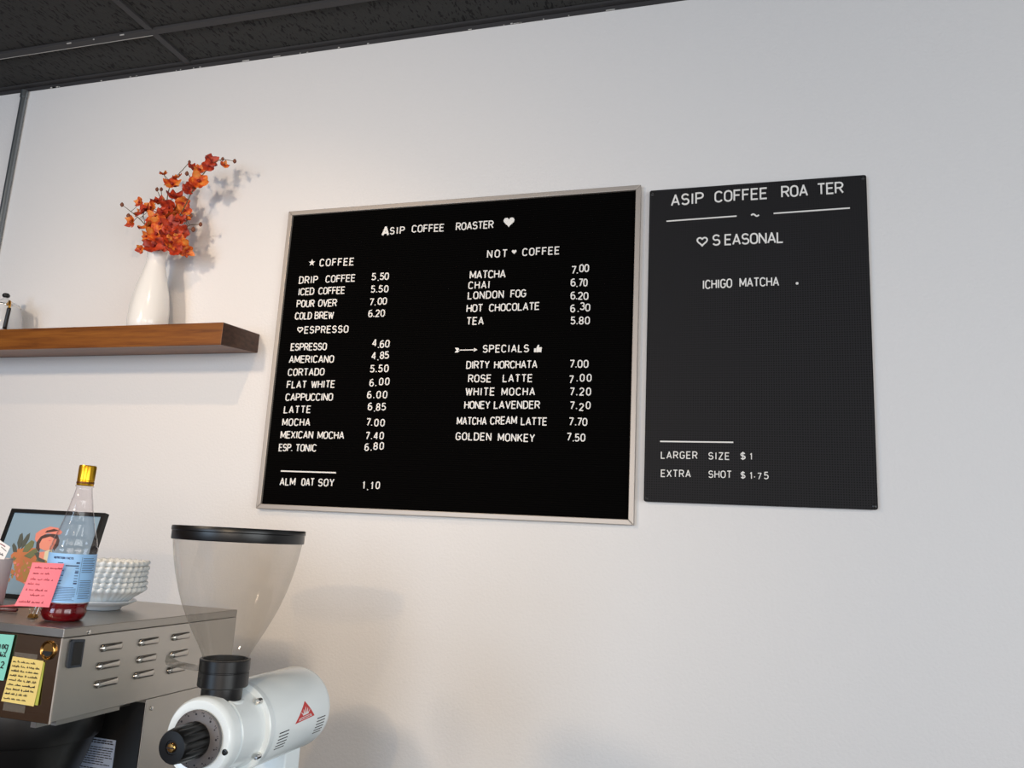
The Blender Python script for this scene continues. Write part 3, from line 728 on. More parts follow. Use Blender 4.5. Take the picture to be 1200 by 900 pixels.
for nm in ('arch', 'tall', 'left', 'centre', 'right'):
    d = SPRAYS[nm]
    root = thing('orchid_spray', spray_labels[nm], 'flowers', d['stem'][0], 'orange orchid sprays in the vase')
    st = [Vector(q) for q in d['stem']]
    low = Vector((VC[0] + (st[0].x - VC[0]) * .3, VC[1], vz + .05))
    path = curve_pts([low] + st, 5)
    n = len(path)
    part('stem', tube(bmesh.new(), path, [.0026 - .0016 * i / (n - 1) for i in range(n)], 7), M_stem, root, smooth=True)
    for tw in d['twigs']:
        part('twig', tube(bmesh.new(), curve_pts(tw, 4), .0011, 6), M_stem, root, smooth=True)
    for (x, y, z, r_) in d['fl']:
        o = bpy.data.objects.new('blossom', R.choice(protos)); col.objects.link(o); o.parent = root
        o.location = Vector((x, y, z)) - root.location
        out = Vector((x - VC[0] + R.uniform(-.08, .08), (y - VC[1]) - .10 + R.uniform(-.06, .06), (z - 2.70) * .6 + R.uniform(-.08, .12)))
        q = out.to_track_quat('Z', 'Y') @ Matrix.Rotation(R.uniform(0, 2 * PI), 3, 'Z').to_quaternion()
        o.rotation_mode = 'QUATERNION'; o.rotation_quaternion = q
        s = r_ * R.uniform(1.1, 1.3); o.scale = (s, s, s)
        # short stalk back to the nearest point of the stem
        near = min(path, key=lambda v_: (v_ - Vector((x, y, z))).length)
        if (near - Vector((x, y, z))).length > .012:
            mid = (near + Vector((x, y, z))) / 2 + Vector((0, 0, -.004))
            part('stalk', tube(bmesh.new(), [near, mid, (x, y, z)], .0009, 5), M_stem, root, smooth=True)
    for (x, y, z, r_) in d['buds']:
        bm = bmesh.new()
        lathe(bm, [(.0005, -1.3 * r_), (.75 * r_, -.7 * r_), (r_, 0), (.7 * r_, .8 * r_), (.001, 1.4 * r_)], (x, y, z), n=10)
        part('bud', bm, M_bud, root, smooth=True)

# glass teapot
root = thing('glass_teapot', 'clear glass teapot with a black and gold handle on the shelf', 'teapot', (-2.645, -.10, 2.2912))
c = (-2.645, -.10, 2.2918)
part('pot_body', L([(0, .001), (.066, .001), (.072, .008), (.0715, .03), (.064, .075), (.054, .108), (.051, .112), (.049, .109), (.060, .074), (.0675, .03), (.067, .01), (0, .006)], c, n=48, caps=False), M_glass, root, smooth=True)
pl_ = part('lid', L([(.051, .113), (.049, .119), (.02, .133), (.009, .139), (.009, .143), (0, .144)], c, n=40, caps=False), M_glass, root, smooth=True)
sub('lid_knob', L([(.006, .144), (.012, .148), (.013, .154), (.009, .160), (.001, .162)], c, n=24), M_black, pl_, root, smooth=True)
part('rim_band', L([(.0545, .1075), (.0555, .110), (.0535, .1135), (.0515, .1125)], c, n=48, caps=False), M_chrome, root, smooth=True)
dx, dy = .86, -.51
def hp(rad, z): return (c[0] + dx * rad, c[1] + dy * rad, 2.2918 + z)
hd = part('handle', tube(bmesh.new(), curve_pts([hp(.053, .107), hp(.080, .115), hp(.097, .108), hp(.100, .086)], 5), .0042, 8), M_gold, root, smooth=True)
hd['label'] = 'gold upper handle bracket'
part('handle_grip', tube(bmesh.new(), curve_pts([hp(.100, .087), hp(.091, .055), hp(.079, .012)], 5), .0068, 8), M_black, root, smooth=True)

# ------------------------------------------------------------------ counter below the machines (supports them)
root = thing('service_counter', 'low counter against the white wall carrying the coffee brewer and the grinder', 'counter', (-1.1, -.75, 0))
part('counter_top', B(-2.5, .3, -1.5, -.002, .82, .86), M_blackm, root, bevel=.004)
part('cabinet_body', B(-2.46, .26, -1.44, -.004, .08, .82), M_panel, root)
for k in range(4):
    x = -2.44 + .675 * k
    dr = part('cabinet_door', B(x, x + .665, -1.46, -1.44, .10, .80), M_panel, root, bevel=.003)
    sub('door_handle', tube(bmesh.new(), [(x + .6, -1.455, .62), (x + .6, -1.485, .62), (x + .6, -1.485, .74), (x + .6, -1.455, .74)], .005, 8), M_chrome, dr, root, smooth=True)
part('plinth', B(-2.44, .24, -1.40, -.004, 0, .08), M_blackm, root)

# ------------------------------------------------------------------ coffee brewer
MX1, MX0, MF, MB_, MT = -1.175, -1.735, -1.0974, -.585, 1.4553
root = thing('coffee_brewer', 'stainless steel coffee brewer with louvred side and black brew basket, left of the grinder', 'coffee machine', (-1.455, -.84, .861))
part('side_panel', B(MX0, MX1, MF + .001, MB_, 1.297, 1.4385), M_steel, root, bevel=.0012)
part('top_cover', B(MX0 - .0006, MX1 + .0008, MF - .0006, MB_ - .001, 1.4392, MT), M_steel_top, root, bevel=.0012)
part('front_panel', B(MX0, MX1 - .001, MF - .0012, MF + .0008, 1.2945, 1.4385), M_steel_front, root, bevel=.0006)
part('corner_glint_strip', B(MX1 - .0016, MX1 + .0010, MF - .0022, MF + .0012, 1.2945, 1.4388), M_alu, root, bevel=.0005)  # pale strip added to stand in for the bright reflection along the steel corner
part('lower_lip', B(MX1 - .012, MX1 - .0015, -1.083, -.931, 1.2893, 1.2972), M_steel_top, root)
part('column', B(MX0, MX1 - .0005, -.859, MB_, .93, 1.2965), M_steel, root, bevel=.0012)
part('column_front_shade', B(MX0 + .002, MX1 - .002, -.862, -.8592, .935, 1.29), M_blackm, root)  # black sheet added for the shade on the steel column front under the head
part('base', B(MX0, MX1, -1.10, MB_, .885, .93), M_steel, root, bevel=.003)
for x in (MX0 + .05, MX1 - .05):
    for y in (-1.05, -.63):
        part('foot', L([(.02, .861), (.022, .865), (.022, .885)], (x, y, 0), n=20), M_black, root)
# louvers: a pressed pod, closed at the back, open and rounded towards the front
def louver(y0, y1, zc):
    bm = bmesh.new(); n = 14; m_ = 8; rows = []
    for i in range(n + 1):
        t = i / n
        y = y0 + (y1 - y0) * t
        e = math.sqrt(max(0, 1 - (1 - min(t / .14, 1)) ** 2)) * (1 - .62 * max(0, (t - .14) / .86)) * min(1, (1 - t) / .05)
        hh = .0070 * max(min(t / .05, (1 - t) / .06, 1.0), .01) ** .5; out = .0075 * e
        row = []
        for j in range(m_ + 1):
            a = PI * j / m_
            row.append(bm.verts.new((MX1 + .0002 + out * math.sin(a) ** .8, y, zc + hh * math.cos(a))))
        rows.append(row)
    for i in range(n):
        for j in range(m_):
            bm.faces.new((rows[i][j], rows[i + 1][j], rows[i + 1][j + 1], rows[i][j + 1]))
    part('louver', bm, M_steel_lv, root, smooth=True)
M_steel_lv = mat('pressed_steel', (0.74, 0.725, 0.70), 0.26, 1.0)
for y0, y1, zc in ((-1.006, -.947, 1.4116), (-1.0085, -.9475, 1.379), (-1.008, -.946, 1.3465), (-.9055, -.8445, 1.4113), (-.904, -.846, 1.3785), (-.9075, -.847, 1.3484), (-.808, -.7484, 1.4125), (-.8075, -.747, 1.3767), (-.8095, -.749, 1.3456)):
    louver(y0, y1, zc)
def YZ(u, v, d): return (MX1 + d, u, v)
sw = part('rocker_switch', prism(bmesh.new(), [(-1.0815, 1.3875), (-1.0770, 1.3850), (-1.0478, 1.3842), (-1.0478, 1.4325), (-1.0775, 1.4348), (-1.0815, 1.4305)], YZ, -.001, .0035), mat('dark_blue_switch', (0.17, 0.20, 0.24), 0.3), root, bevel=.001)
sub('rocker', prism(bmesh.new(), [(-1.074, 1.389), (-1.0525, 1.3885), (-1.0525, 1.4285), (-1.074, 1.430)], YZ, .003, .005), M_black, sw, root, bevel=.001)
part('screw', L([(.0042, .0), (.004, .0018), (.0015, .0026)], (MX1, -1.0405, 1.4447), n=16, axis='x'), M_chrome, root, smooth=True, auto=35)
part('screw', L([(.0042, .0), (.004, .0018), (.0015, .0026)], (MX1 - .0005, -.842, 1.277), n=16, axis='x'), M_chrome, root, smooth=True, auto=35)
lr = part('lock_ring', L([(.0168, .0005), (.0165, -.0035), (.0145, -.005), (.0125, -.0035), (.0118, -.002), (.0001, -.002)], (-1.2006, MF - .001, 1.4165), n=40, axis='y', caps=False), M_brass, root, smooth=True, auto=50)
bm = bmesh.new(); prism(bm, [(-1.2006 + .0105 * math.cos(a), 1.4165 + .0105 * math.sin(a)) for a in [math.radians(190 + 160 * i / 12) for i in range(13)]], XZ, MF - .0028, MF - .0045)
sub('lock_slot', bm, M_blackm, lr, root)
# brew basket
bc = (-1.36, -.968, 0)
bk = part('brew_basket', L([(.05, 1.294), (.139, 1.294), (.1395, 1.286), (.1365, 1.238), (.134, 1.234), (.127, 1.232), (.118, 1.20), (.098, 1.145), (.055, 1.115), (.02, 1.105), (.02, 1.085), (.0, 1.085)], bc, n=64, caps=False), M_black, root, smooth=True, auto=35)
bm = bmesh.new(); box(bm, bc[0] - .016, bc[0] + .016, -1.235, -1.085, 1.215, 1.235)
sub('basket_handle', bm, M_black, bk, root, bevel=.006)
for s in (-1, 1):
    part('basket_rail', B(bc[0] + s * .142 - .006, bc[0] + s * .142 + .006, -1.09, -.862, 1.283, 1.2972), M_steel_top, root)
# printed card on the column under the head
lb = part('instruction_card', B(-1.318, -1.2332, -.8640, -.8622, 1.09, 1.2135), M_bluepaper, root)
lb['label'] = 'pale blue printed instruction card'
bm = bmesh.new()
rl = random.Random(5)
z = 1.2085
while z > 1.10:
    h = rl.choice((.0016, .0016, .0024))
    x = -1.314
    stop = -1.236 - rl.choice((0, 0, .004, .02, .035))
    while x < stop:
        wd = rl.uniform(.004, .012); box(bm, x, min(x + wd, stop), -.8645, -.8640, z, z + h); x += wd + .0016
    z -= rl.choice((.0045, .0045, .0045, .0085))
sub('card_print', bm, M_ink, lb, root)

# ------------------------------------------------------------------ notes on the brewer front
FY = MF - .0014
def flatnote(name, quad, y, thick, m, label, cat, curl=.0):
    """a sheet hanging on the front panel: quad = TL, TR, BR, BL as (x, z)"""
    cx = sum(q[0] for q in quad) / 4; cz = min(q[1] for q in quad)
    root = thing(name, label, cat, (cx, y, cz))
    bm = bmesh.new(); n = 8; rows = []
    for i in range(n + 1):
        t = i / n
        l = Vector(quad[0]).lerp(Vector(quad[3]), t); r_ = Vector(quad[1]).lerp(Vector(quad[2]), t)
        yy = y - curl * t * t
        rows.append([bm.verts.new((l.x, yy, l.y)), bm.verts.new((r_.x, yy, r_.y)), bm.verts.new((r_.x, yy + thick, r_.y)), bm.verts.new((l.x, yy + thick, l.y))])
    for a, b in zip(rows, rows[1:]):
        for k in range(4): bm.faces.new((a[k], a[(k + 1) % 4], b[(k + 1) % 4], b[k]))
    bm.faces.new(rows[0]); bm.faces.new(rows[-1])
    part('sheet', bm, m, root)
    return root
t = thing('adhesive_tape', 'strip of clear tape on the brewer front, below the yellow note', 'tape', (-1.258, FY, 1.306))
part('strip', B(-1.282, -1.233, FY - .0003, FY, 1.307, 1.330), M_tape, t)
t = thing('adhesive_tape', 'strip of clear tape on the brewer front, above the yellow note', 'tape', (-1.245, FY, 1.39))
part('strip', B(-1.276, -1.224, FY - .0003, FY, 1.392, 1.407), M_tape, t)
flatnote('sticky_note', [(-1.27, 1.397), (-1.2042, 1.3955), (-1.2035, 1.3235), (-1.27, 1.324)], FY - .0010, .0004, M_ygreen, 'olive green sticky note mostly covered by the yellow note on the brewer', 'note', .002)
ny = flatnote('sticky_note', [(-1.2770, 1.3995), (-1.2066, 1.3978), (-1.2100, 1.3217), (-1.2836, 1.3230)], FY - .0020, .0004, M_yellow, 'yellow sticky note with a handwritten list on the brewer front', 'note', .003)
bm = bmesh.new()
YN = [('How to Tape the DRIP', ''), ('Blend Pot', '1 Quart Bowl'), ('Orange Pot', '1 Light Roast'), ('Iced Cup', '2 Ounces'), ('Small Cup', '1 Good Cold'), ('Drip Brew', '(daily)'), ('Two Cups', '1 Scoop Two'), ('Take Box & one cup', ''), ('Drive and Tea 1/2', '')]
for i, (a_, b_) in enumerate(YN):
    zl = 1.3905 - i * .0078
    xl = -1.2745 - i * .0007
    yy = FY - .0026 - .003 * ((1.3995 - zl) / .077) ** 2
    for s_, xx, wd in ((a_, xl + .001, .03 if b_ else .05), (b_, xl + .035, .028)):
        if not s_: continue
        parts_ = s_.split(' '); L_ = sum(len(q) for q in parts_) + len(parts_) - 1
        x = xx
        for q in parts_:
            ww = wd * len(q) / L_
            scrawl(bm, x, x + ww, zl, .0034, XZ, yy, yy - .0004, i * 17 + len(q), .14)
            x += ww + wd / L_
part('handwriting', bm, M_ink, ny)
nt_ = flatnote('sticky_note', [(-1.357, 1.4340), (-1.2800, 1.4362), (-1.2858, 1.3575), (-1.3625, 1.3555)], FY - .0032, .0004, M_teal, 'teal sticky note at the left edge of the brewer front', 'note', .002)
bm = bmesh.new()
yy = FY - .0042
word(bm, '00', -1.312, -1.2975, 1.4100, 1.4105, .0085, d0=yy, d1=yy - .0004, t=.16)
stroke(bm, [(-1.2905, 1.4175), (-1.2945, 1.4185), (-1.2962, 1.415), (-1.2938, 1.4112), (-1.2900, 1.4125), (-1.2892, 1.4185), (-1.2905, 1.408), (-1.293, 1.4035), (-1.297, 1.4055)], .0014, XZ, yy, yy - .0004)
scrawl(bm, -1.316, -1.2905, 1.3975, .0075, XZ, yy, yy - .0004, 4, .17)
word(bm, '2', -1.2985, -1.2905, 1.3775, 1.3775, .0125, d0=yy - .0006, d1=yy - .001, t=.14)
part('handwriting', bm, M_ink, nt_)

# ------------------------------------------------------------------ on top of the brewer
# bottle of red syrup
bx, by = -1.2715, -1.007
root = thing('syrup_bottle', 'tall clear ribbed bottle with gold cap, blue label and a little red syrup left', 'bottle', (bx, by, MT + .0004))
bpf = [(0, .0), (.030, .0), (.0345, .003), (.0385, .010), (.0405, .018), (.0388, .024), (.0405, .030), (.0412, .034), (.0415, .128), (.0425, .1335), (.0420, .1385), (.0395, .1405), (.0392, .143), (.0370, .1545), (.0372, .157), (.0352, .1585), (.0348, .161), (.0288, .1815), (.0292, .1845), (.0275, .1865), (.0270, .189), (.0230, .2065), (.0235, .209), (.0220, .211), (.0215, .2135), (.0188, .2285), (.0190, .231), (.0176, .233), (.0148, .250), (.0142, .2545), (.0168, .2552), (.0168, .2572), (.0138, .258), (.0138, .282)]
part('bottle_body', L(bpf, (bx, by, MT + .0004), n=84, caps=False, fn=lambda r_, h, a: (r_ * (1 + (.022 * abs(math.cos(7 * a)) if .141 < h < .232 and not any(abs(h - q_) < .0023 for q_ in (.157, .1845, .209, .231)) else 0)), h)), M_pet, root, smooth=True)
cp = part('cap', L([(.0150, .2575), (.0156, .2585), (.0156, .2665), (.0149, .267), (.0156, .268), (.0158, .294), (.0150, .2975), (0, .298)], (bx, by, MT + .0004), n=48, caps=False, fn=lambda r_, h, a: (r_ * (1 + (.015 * math.cos(48 * a) if .2679 < h < .2945 else 0)), h)), M_goldcap, root, smooth=True, auto=40)
sub('cap_seal_ring', L([(.0157, .2610), (.0159, .2614), (.0159, .2648), (.0157, .2652)], (bx, by, MT + .0004), n=40, caps=False), mat('brown_cap_print', (0.42, 0.25, 0.08), 0.4, 0.5), cp, root, smooth=True)
part('syrup', L([(0, .0012), (.0295, .0012), (.0335, .0038), (.0374, .0105), (.0393, .018), (.0376, .024), (.0393, .030), (.0398, .0345), (0, .0345)], (bx, by, MT + .0004), n=48, caps=False), M_syrup, root, smooth=True, auto=60)
# wrap-around label with nutrition panel; angles measured from the side that faces the room
def onbottle(u, v, d):
    a = u / .0418
    rad = .0421 + d
    return (bx + rad * math.sin(a), by - rad * math.cos(a), MT + .0004 + v)
bm = bmesh.new()
n = 40; a0, a1 = -.044, .104
for i in range(n):
    u0 = a0 + (a1 - a0) * i / n; u1 = a0 + (a1 - a0) * (i + 1) / n
    prism(bm, [(u0, .0365), (u1, .0365), (u1, .127), (u0, .127)], onbottle, 0, .0003)
bmesh.ops.remove_doubles(bm, verts=bm.verts, dist=1e-6)
lbl = part('bottle_label', bm, M_label, root, smooth=False)
lbl['label'] = 'pale blue label with nutrition facts'
bm = bmesh.new()
lo = .028                                           # centre of the part that faces the camera
def lrect(u0, u1, v0, v1):
    k = max(1, int((u1 - u0) / .004))
    for i in range(k):
        prism(bm, [(u0 + (u1 - u0) * i / k, v0), (u0 + (u1 - u0) * (i + 1) / k, v0), (u0 + (u1 - u0) * (i + 1) / k, v1), (u0 + (u1 - u0) * i / k, v1)], onbottle, .0003, .0006)
word(bm, 'NUTRITION', lo - .030, lo - .008, .1165, .1165, .0046, fn=onbottle, d0=.0003, d1=.0006, t=.22)
word(bm, 'FACTS', lo - .006, lo + .006, .1165, .1165, .0046, fn=onbottle, d0=.0003, d1=.0006, t=.22)
lrect(lo - .005, lo + .017, .1040, .1060)
lrect(lo + .021, lo + .0214, .052, .121)
rl = random.Random(9)
for v_ in (.109, .100, .095, .091, .086, .081, .076, .071):
    u = lo - .020
    lrect(u, u + rl.uniform(.006, .014), v_, v_ + .0013)
    lrect(lo + .012, lo + .018, v_, v_ + rl.choice((.0013, .003)))
for i in range(11):
    lrect(lo - .022, lo + .018 - rl.choice((0, 0, .004)), .0645 - i * .0024, .0653 - i * .0024)
for i in range(9):
    lrect(lo + .0235, lo + .052 - rl.choice((0, 0, .005)), .1185 - i * .0032, .1195 - i * .0032)
for i in range(12):
    lrect(lo + .0235, lo + .052 - rl.choice((0, .003, .006)), .077 - i * .0030, .0779 - i * .0030)
sub('label_print', bm, mat('navy_ink', (0.20, 0.27, 0.42), 0.6), lbl, root)
root.rotation_euler = (0, math.radians(1.2), 0)

# pink note leaning on the bottle
def sheet_grid(P00, P10, P01, P11, bulge, n=10):
    """TL, TR, BL, BR; bulge(u, v) offsets along the sheet's normal"""
    A, Bq, C_, D_ = map(Vector, (P00, P10, P01, P11))
    nrm = (Bq - A).cross(C_ - A).normalized()
    if nrm.y > 0: nrm = -nrm
    def f(u, v, d): return A.lerp(Bq, u).lerp(C_.lerp(D_, u), v) + nrm * (bulge(u, v) + d)
    return f
# pink note leaning on the bottle
root = thing('sticky_note', 'pink sticky note with handwriting, standing against the left side of the syrup bottle', 'note', (-1.275, -1.06, 1.4835))
TL, TR, BR, BL = Vector((-1.3135, -1.0565, 1.5624)), Vector((-1.2369, -1.0575, 1.5645)), Vector((-1.2635, -1.0505, 1.4827)), Vector((-1.2866, -1.0865, 1.486))
BL = Vector((-1.3085, -1.0700, 1.4845))
def pink(u, v, d):
    p = TL.lerp(TR, u).lerp(BL.lerp(BR, u), v)
    return p + Vector((0, -.012 * (v ** 2) * (1 - u) - d, 0)) + Vector((-.004 * v * v * (1 - u), 0, 0))
bm = bmesh.new(); n = 10
for d in (0, .0004):
    g = [[bm.verts.new(pink(i / n, j / n, d)) for i in range(n + 1)] for j in range(n + 1)]
    for j in range(n):
        for i in range(n): bm.faces.new((g[j][i], g[j][i + 1], g[j + 1][i + 1], g[j + 1][i]))
    if d == 0: g0 = g
edge = lambda g: [g[0][i] for i in range(n + 1)] + [g[j][n] for j in range(1, n + 1)] + [g[n][i] for i in range(n - 1, -1, -1)] + [g[j][0] for j in range(n - 1, 0, -1)]
e0, e1 = edge(g0), edge(g)
for i in range(len(e0)): bm.faces.new((e0[i], e0[(i + 1) % len(e0)], e1[(i + 1) % len(e1)], e1[i]))
part('sheet', bm, M_pink, root)
bm = bmesh.new()
PN = [(.13, .10, 'Sorry for breakage'), (.12, .235, 'made in the'), (.10, .37, 'Hope you find a'), (.08, .48, 'good job'), (.10, .615, '* the honey is'), (.30, .725, 'melted !!'), (.06, .89, 'without being !')]
fnp = lambda a, b, d: pink(a, 1 - b, d)
for k, (u0, v0, tx_) in enumerate(PN):
    u = u0
    for q in tx_.split(' '):
        ww = .048 * len(q)
        scrawl(bm, u, u + ww, 1 - v0 - .03, .052, fnp, .0005, .0008, k * 31 + len(q), .13)
        u += ww + .05
part('handwriting', bm, M_redink, root)

# second pink note lying flat
root = thing('sticky_note', 'pink sticky note lying flat on the brewer top beside the lilac cup', 'note', (-1.52, -.86, MT + .0004))
bm = bmesh.new()
q = [(-1.528, -.930), (-1.484, -.842), (-1.530, -.800), (-1.552, -.845)]
z0 = MT + .0006
a = [bm.verts.new((x, y, z0 + dz)) for (x, y), dz in zip(q, (.002, .001, .004, .001))]; b = [bm.verts.new((v_.co.x, v_.co.y, v_.co.z + .0004)) for v_ in a]
bm.faces.new(a[::-1]); bm.faces.new(b)
for i in range(4): bm.faces.new((a[i], a[(i + 1) % 4], b[(i + 1) % 4], b[i]))
part('sheet', bm, M_pink, root)

# wire clip by the bottle
root = thing('binder_clip', 'small silver wire clip standing at the left foot of the syrup bottle', 'clip', (-1.338, -1.012, MT + .0003))
part('clip_body', prism(bmesh.new(), [(-.006, 0), (.006, 0), (.0025, .007), (-.0025, .007)], lambda u, v, d: (-1.338 + d, -1.012 + u, MT + .0004 + v), -.008, .008), M_brass, root, bevel=.0006)
for s in (-1, 1):
    y_ = -1.012 + s * .0028
    part('wire_handle', tube(bmesh.new(), curve_pts([(-1.344, y_, MT + .005), (-1.342, y_ + s * .003, MT + .017), (-1.337, y_ + s * .004, MT + .027), (-1.332, y_ + s * .004, MT + .024), (-1.333, y_ + s * .002, MT + .014), (-1.334, y_, MT + .005)], 4), .0007, 6), M_chrome, root, smooth=True)

# pen at the front left
root = thing('marker_pen', 'short pen lying on the brewer top in front of the lilac cup', 'pen', (-1.49, -.98, MT + .0004))
p0, p1 = Vector((-1.428, -.966, MT + .0056)), Vector((-1.560, -.990, MT + .0056))
part('barrel', tube(bmesh.new(), [p0.lerp(p1, t) for t in (.42, .46, .9, 1.0)], [.0046, .005, .005, .004], 16), M_porcelain, root, smooth=True, auto=40)
part('cap', tube(bmesh.new(), [p0.lerp(p1, t) for t in (0, .02, .30, .42)], [.003, .0047, .005, .0052], 16), mat('maroon_plastic', (0.30, 0.12, 0.13), 0.3), root, smooth=True, auto=40)

# cup with a card in it
cx, cy = -1.594, -.900
root = thing('pen_cup', 'pale lilac cup on the brewer top at the left edge of the photo', 'cup', (cx, cy, MT + .0004))
part('cup_body', L([(0, 0), (.0355, 0), (.037, .002), (.0425, .0975), (.0425, .0985), (.0410, .0985), (.0355, .004), (0, .0035)], (cx, cy, MT + .0004), n=48, caps=False), M_cup, root, smooth=True, auto=50)
root = thing('paper_card', 'white card with handwriting sticking up out of the lilac cup', 'card', (-1.615, -.905, 1.50))
def card(u, v, d):
    a = math.radians(-22)
    return (-1.5405 + u * math.cos(a) - v * math.sin(a) * 1.0, -.905 + d + .02 * v, 1.5806 + u * math.sin(a) + v * math.cos(a))
part('sheet', prism(bmesh.new(), [(-.05, -.055), (0, -.055), (0, 0), (-.05, 0)], card, 0, .0006), M_paper, root)
bm = bmesh.new(); stroke(bm, [(-.004, -.012), (-.022, -.010)], .0013, card, -.0003, 0); scrawl(bm, -.040, -.006, -.024, .005, card, -.0003, 0, 3, .2)
part('handwriting', bm, M_ink, root)
bm = bmesh.new(); scrawl(bm, -.040, -.012, -.006, .003, card, -.0003, 0, 8, .25); part('red_mark', bm, M_redink, root)

# plate and stack of fluted bowls
SX, SY = -1.376, -.80
root = thing('saucer', 'pale saucer on the brewer top under the stack of white fluted bowls', 'plate', (SX, SY, MT + .0004))
part('saucer_body', L([(0, .001), (.038, 0), (.041, .001), (.043, .006), (.056, .011), (.0705, .0185), (.0715, .0200), (.0705, .0212), (.055, .0142), (.042, .0088), (0, .0085)], (SX, SY, MT + .0004), n=64, caps=False), M_plate, root, smooth=True)
def bowl_bm():
    NF = 36
    prof = [(.0001, .0025, 0), (.040, .0025, .0), (.043, .003, .2), (.0545, .013, .55), (.066, .0225, .8), (.0765, .030, 1), (.0815, .0325, 1), (.0845, .0348, 1), (.0862, .0378, 1), (.0862, .0415, 1), (.0842, .0440, 1), (.0812, .0430, 1), (.0790, .0385, 1), (.0740, .0335, .9), (.064, .0258, .7), (.052, .0168, .45), (.041, .0078, 0), (.0001, .0078, 0)]
    bm = bmesh.new(); n = NF * 5; rings = []
    for r_, h, k in prof:
        ring = []
        for i in range(n):
            a = 2 * PI * i / n; f = math.cos(NF * a)
            rr = r_ * (1 + .030 * k * f); hh = h + .0011 * k * f * (1 if h > .03 else .3)
            ring.append(bm.verts.new((rr * math.cos(a), rr * math.sin(a), hh)))
        rings.append(ring)
    for a_, b_ in zip(rings, rings[1:]):
        for i in range(n): bm.faces.new((a_[i], a_[(i + 1) % n], b_[(i + 1) % n], b_[i]))
    bm.faces.new(rings[0]); bm.faces.new(rings[-1])
    return bm
names = ['bottommost of the six stacked white fluted bowls, resting on the saucer', 'second white fluted bowl from the bottom of the stack', 'third white fluted bowl from the bottom of the stack', 'fourth white fluted bowl from the bottom of the stack', 'fifth white fluted bowl from the bottom, just under the topmost', 'topmost of the six stacked white fluted bowls, its inside showing']
b0 = obj('fluted_bowl', bowl_bm(), M_porcelain, None, smooth=True)
for i, lb_ in enumerate(names):
    o = b0 if i == 0 else b0.copy()
    if i: col.objects.link(o)
    o.location = (SX + .0008 * math.sin(i * 2.1), SY + .0008 * math.cos(i * 1.3), MT + .0068 + i * .0112)
    o.rotation_euler = (0, 0, i * .03)
    tag(o, lb_, 'bowl', 'stacked white fluted bowls')

# leaning picture
PRINT = {
 'corner_check': [(-0.1466,0.2171),(0.1412,0.2137),(-0.05,0.0042),(-0.1518,0.1509)],
 'bush': [(-0.0983,0.0994),(-0.088,0.113),(-0.0627,0.1209),(-0.0301,0.121),(-0.0045,0.0999),(0.0038,0.0718),(-0.0048,0.0461),(-0.0287,0.0368),(-0.0557,0.0429),(-0.0739,0.0735)],
 'bush2': [(-0.054,0.0746),(-0.0399,0.0882),(-0.0095,0.0836),(0.0086,0.0974),(0.0541,0.0748),(0.0594,0.044),(0.0044,0.0342),(-0.0308,0.0413)],
 'leaf1': [(-0.0807,0.115),(-0.092,0.1308),(-0.0928,0.1505),(-0.0868,0.1557),(-0.0782,0.1413),(-0.0755,0.1218)],
 'leaf2': [(-0.0726,0.1154),(-0.0773,0.1348),(-0.0704,0.1516),(-0.0633,0.1569),(-0.06,0.1422),(-0.0649,0.1256)],
 'leaf3': [(-0.0657,0.1093),(-0.0649,0.1256),(-0.0506,0.1394),(-0.0411,0.1366),(-0.0394,0.1237),(-0.0497,0.1102)],
 'leaf4': [(-0.0939,0.1078),(-0.1045,0.1236),(-0.1022,0.1302),(-0.0897,0.1211),(-0.0818,0.1085)],
 'leaf5': [(-0.0574,0.1001),(-0.0366,0.1174),(-0.0241,0.1213),(-0.0205,0.1086),(-0.0347,0.0949)],
 'leaf6': [(-0.0284,0.1081),(-0.0179,0.1119),(0.0072,0.1005),(0.0126,0.0881),(-0.0083,0.0901)],
 'hair': [(-0.0293,0.121),(-0.0353,0.1402),(-0.0282,0.1536),(0.0182,0.1592),(0.0328,0.1436),(0.0343,0.1308),(0.0279,0.1176),(-0.0041,0.145),(-0.017,0.1281),(-0.016,0.112)],
 'beret': [(-0.0412,0.1415),(-0.0448,0.1561),(-0.0335,0.1659),(-0.0089,0.1749),(0.0164,0.1728),(0.0334,0.1632),(0.0274,0.1564),(-0.0099,0.1585),(-0.0265,0.1498),(-0.0332,0.1354)],
 'band': [(-0.0183,0.159),(-0.0147,0.1648),(0.0054,0.17),(0.0231,0.1666),(0.0082,0.1636)],
 'face': [(-0.0231,0.1311),(-0.02,0.1442),(0.0014,0.1512),(0.0243,0.1448),(0.0231,0.1335),(0.0204,0.1211),(0.0004,0.1162),(-0.0182,0.1216)],
 'neck': [(-0.0105,0.0995),(-0.014,0.1122),(0.005,0.1148),(0.0169,0.1058),(0.0099,0.0943)],
 'collar': [(0.0011,0.1146),(0.018,0.1219),(0.0307,0.1018),(0.0191,0.0916),(0.0047,0.0972)],
 'dress': [(0.006,0.0941),(0.0293,0.1049),(0.0682,0.0882),(0.0948,0.034),(0.0264,0.0295)],
}

